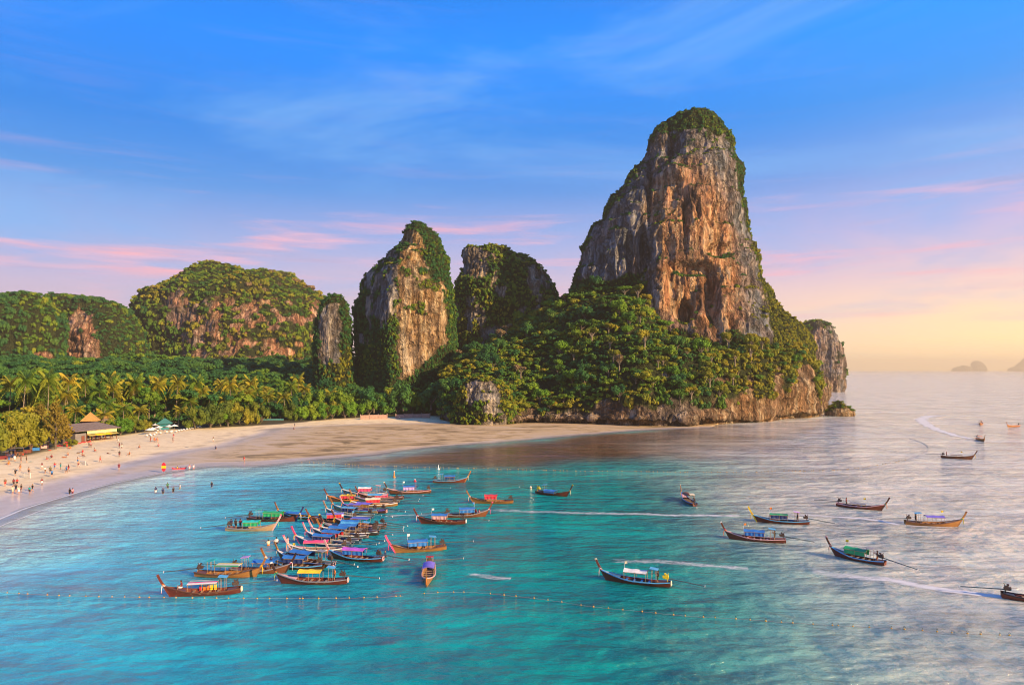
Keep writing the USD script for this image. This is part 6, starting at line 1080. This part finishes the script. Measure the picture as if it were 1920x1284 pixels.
for k, (c, lab) in enumerate((('yellow', 'waiter in yellow on the restaurant terrace'), ('white', 'diner in white at the left end of the terrace'), ('red', 'diner in red in the middle of the terrace'), ('cream', 'diner in cream near the right end of the terrace'), ('navy', 'diner in navy at the back of the terrace'), ('maroon', 'person in maroon standing at the right end of the terrace'), ('black', 'person in black standing at the front of the terrace'))):
    person(a0 + lx * (1.9 + k * (Lr - 3) / 6) + ly * (.9 + 1.6 * ((k * 7) % 3) / 2) + [0, 0, .25], 'stand' if k % 2 == 0 else 'arms', c, 'dark', lab, k * 1.3, 1, 0)
# golden thatched house
q = spot(139, 826, 2) + [0, 9.5, 0]; x = thing('thatched_house', 'house with a two-tier golden thatched roof left of the restaurant', 'house', q, .30)
obj('wall', box(8.5, 7, 3.4, (0, 0, 1.5)), WALLP, x); lo_ = obj('roof', pyramid(9, 7.5, 3.6, 3.1, 1.0, 1.6), THATCH, x); obj('upper_wall', box(3.2, 2.6, 1.2, (-.9, 0, 6.0)), P('brown'), x); obj('upper_roof', pyramid(4.2, 3.6, 3.2, 6.5, .7, .1), THATCH, x)
w = obj('window', box(1.0, .08, 1.1, (2.4, -3.52, 1.9)), P('navy'), x); obj('window_frame', cat(box(1.2, .1, .08, (2.4, -3.54, 2.5)), box(1.2, .1, .08, (2.4, -3.54, 1.3)), box(.08, .1, 1.2, (1.84, -3.54, 1.9)), box(.08, .1, 1.2, (2.96, -3.54, 1.9))), P('white'), w)
for k in range(3): obj('roof_ridge', tube([(-.8 + (k - 1) * .1, 0, 6.75), ((k - 1) * 4.6, -4.4, 3.2)], .09, 5), P('brown'), lo_)
q = spot(131, 829, 2) + [0, 1.5, 0]; x = thing('white_hut', 'small white-walled hut between the feathery tree and the restaurant', 'hut', q, .35)
obj('wall', box(3.2, 3, 2.6, (0, 0, 1.1)), WALLP, x); obj('roof', pyramid(3.2, 3, .9, 2.5, .35, 1.2), ROOFING, x); obj('door', box(.8, .06, 1.9, (.6, -1.52, .9)), P('brown'), x)
q = spot(164, 818, 2) + [0, 13, 0]; x = thing('brown_hut', 'hut with a brown hipped roof behind the restaurant', 'hut', q, .4)
obj('wall', box(5, 4, 4.6, (0, 0, 2)), WALLG, x); obj('roof', pyramid(5, 4, 2.2, 4.4, .9, .8), ROOFING, x); obj('upper_roof', pyramid(2.4, 2, 1.3, 6.2, .3, .2), THATCH, x)
q = spot(300, 806, 2) + [0, 4, 0]; x = thing('blue_hut', 'blue-green bar hut behind the white parasols', 'hut', q, .35)
obj('wall', box(4.2, 3, 2.2, (0, 0, 1.0)), paint((.03, .20, .24), .8), x); obj('counter', box(4.0, .5, .12, (0, -1.8, 1.15)), TIMBER, x); obj('roof', pyramid(4.2, 3.4, 2.2, 2.5, .8, .6), paint((.04, .17, .17), .85, .3), x)
for sx_ in (-1, 1): obj('post', tube([(sx_ * 2.2, -1.9, 0), (sx_ * 2.2, -1.9, 2.6)], .07, 6), TIMBER, x)
a0, a1 = spot(471, 792, 1.6), spot(532, 789.5, 1.6); Lh = float(np.linalg.norm((a1 - a0)[:2])); x = thing('hoarding', 'low teal hoarding at the edge of the trees', 'fence', a0, math.atan2(a1[1] - a0[1], a1[0] - a0[0]))
for k in range(9): obj('panel', box(Lh / 9 - .08, .06, 1.5, (Lh / 9 * (k + .5), 0, .75)), paint((.03, .15, .17), .7, .3), x)
for k in range(10): obj('post', box(.09, .12, 1.7, (Lh / 9 * k, .08, .8)), P('grey'), x)
a0, a1 = spot(676, 786, 1.6), spot(806, 783.5, 1.6); Lh = float(np.linalg.norm((a1 - a0)[:2])); x = thing('low_wall', 'low pinkish wall in sections at the far end of the beach', 'wall', a0, math.atan2(a1[1] - a0[1], a1[0] - a0[0]))
for k in range(8):
    if k != 3: obj('panel', box(Lh / 8 - .5, .25, 2.2 + .2 * (k % 2), (Lh / 8 * (k + .5), 0, 1.0)), paint((.36, .22, .18), .9, .3, 1.0), x)
for k in range(9): obj('pillar', box(.4, .4, 2.7, (Lh / 8 * k, 0, 1.2)), paint((.30, .2, .17), .9, .3, 1.0), x)
# shaded stalls under the trees at the left
for k, (px, c, lab) in enumerate([(6, 'maroon', 'stall with a maroon counter at the left edge under the trees'), (20, 'navy', 'dark blue stall second from the left under the trees'), (36, 'brown', 'brown stall under the big broad tree'), (52, 'rust', 'rust-coloured stall right of the big tree trunk'), (68, 'blue', 'blue-topped stall under the feathery tree'), (84, 'rose', 'pale-topped stall nearest the red kayaks')]):
    q = spot(px, 862 - .26 * px, 1.8); x = thing('beach_stall', lab, 'stall', q, .5)
    obj('counter', box(2.0, 1.0, .95, (0, 0, .45)), P(c), x); obj('cover', box(2.4, 1.8, .06, (0, 0, 2.15), ry=.05), P(c if k % 2 else 'grey'), x)
    for a_ in (-1, 1):
        for b_ in (-.7, .7): obj('post', tube([(a_ * 1.05, b_, -.2), (a_ * 1.05, b_, 2.15)], .035, 5), TIMBER, x)

# ------------------------------------------------------------------ sea haze
hz = obj('haze', box(36000, 24000, 262, (0, 6500, 115)), M('haze_air', {'v': ('principled_volume', {'color': (1.0, .84, .58), 'density': 1.05e-4, 'anisotropy': .2})}, surface=None, volume='v.volume'))
tag(hz, 'thin warm sea haze over the whole bay', 'haze', kind='stuff')
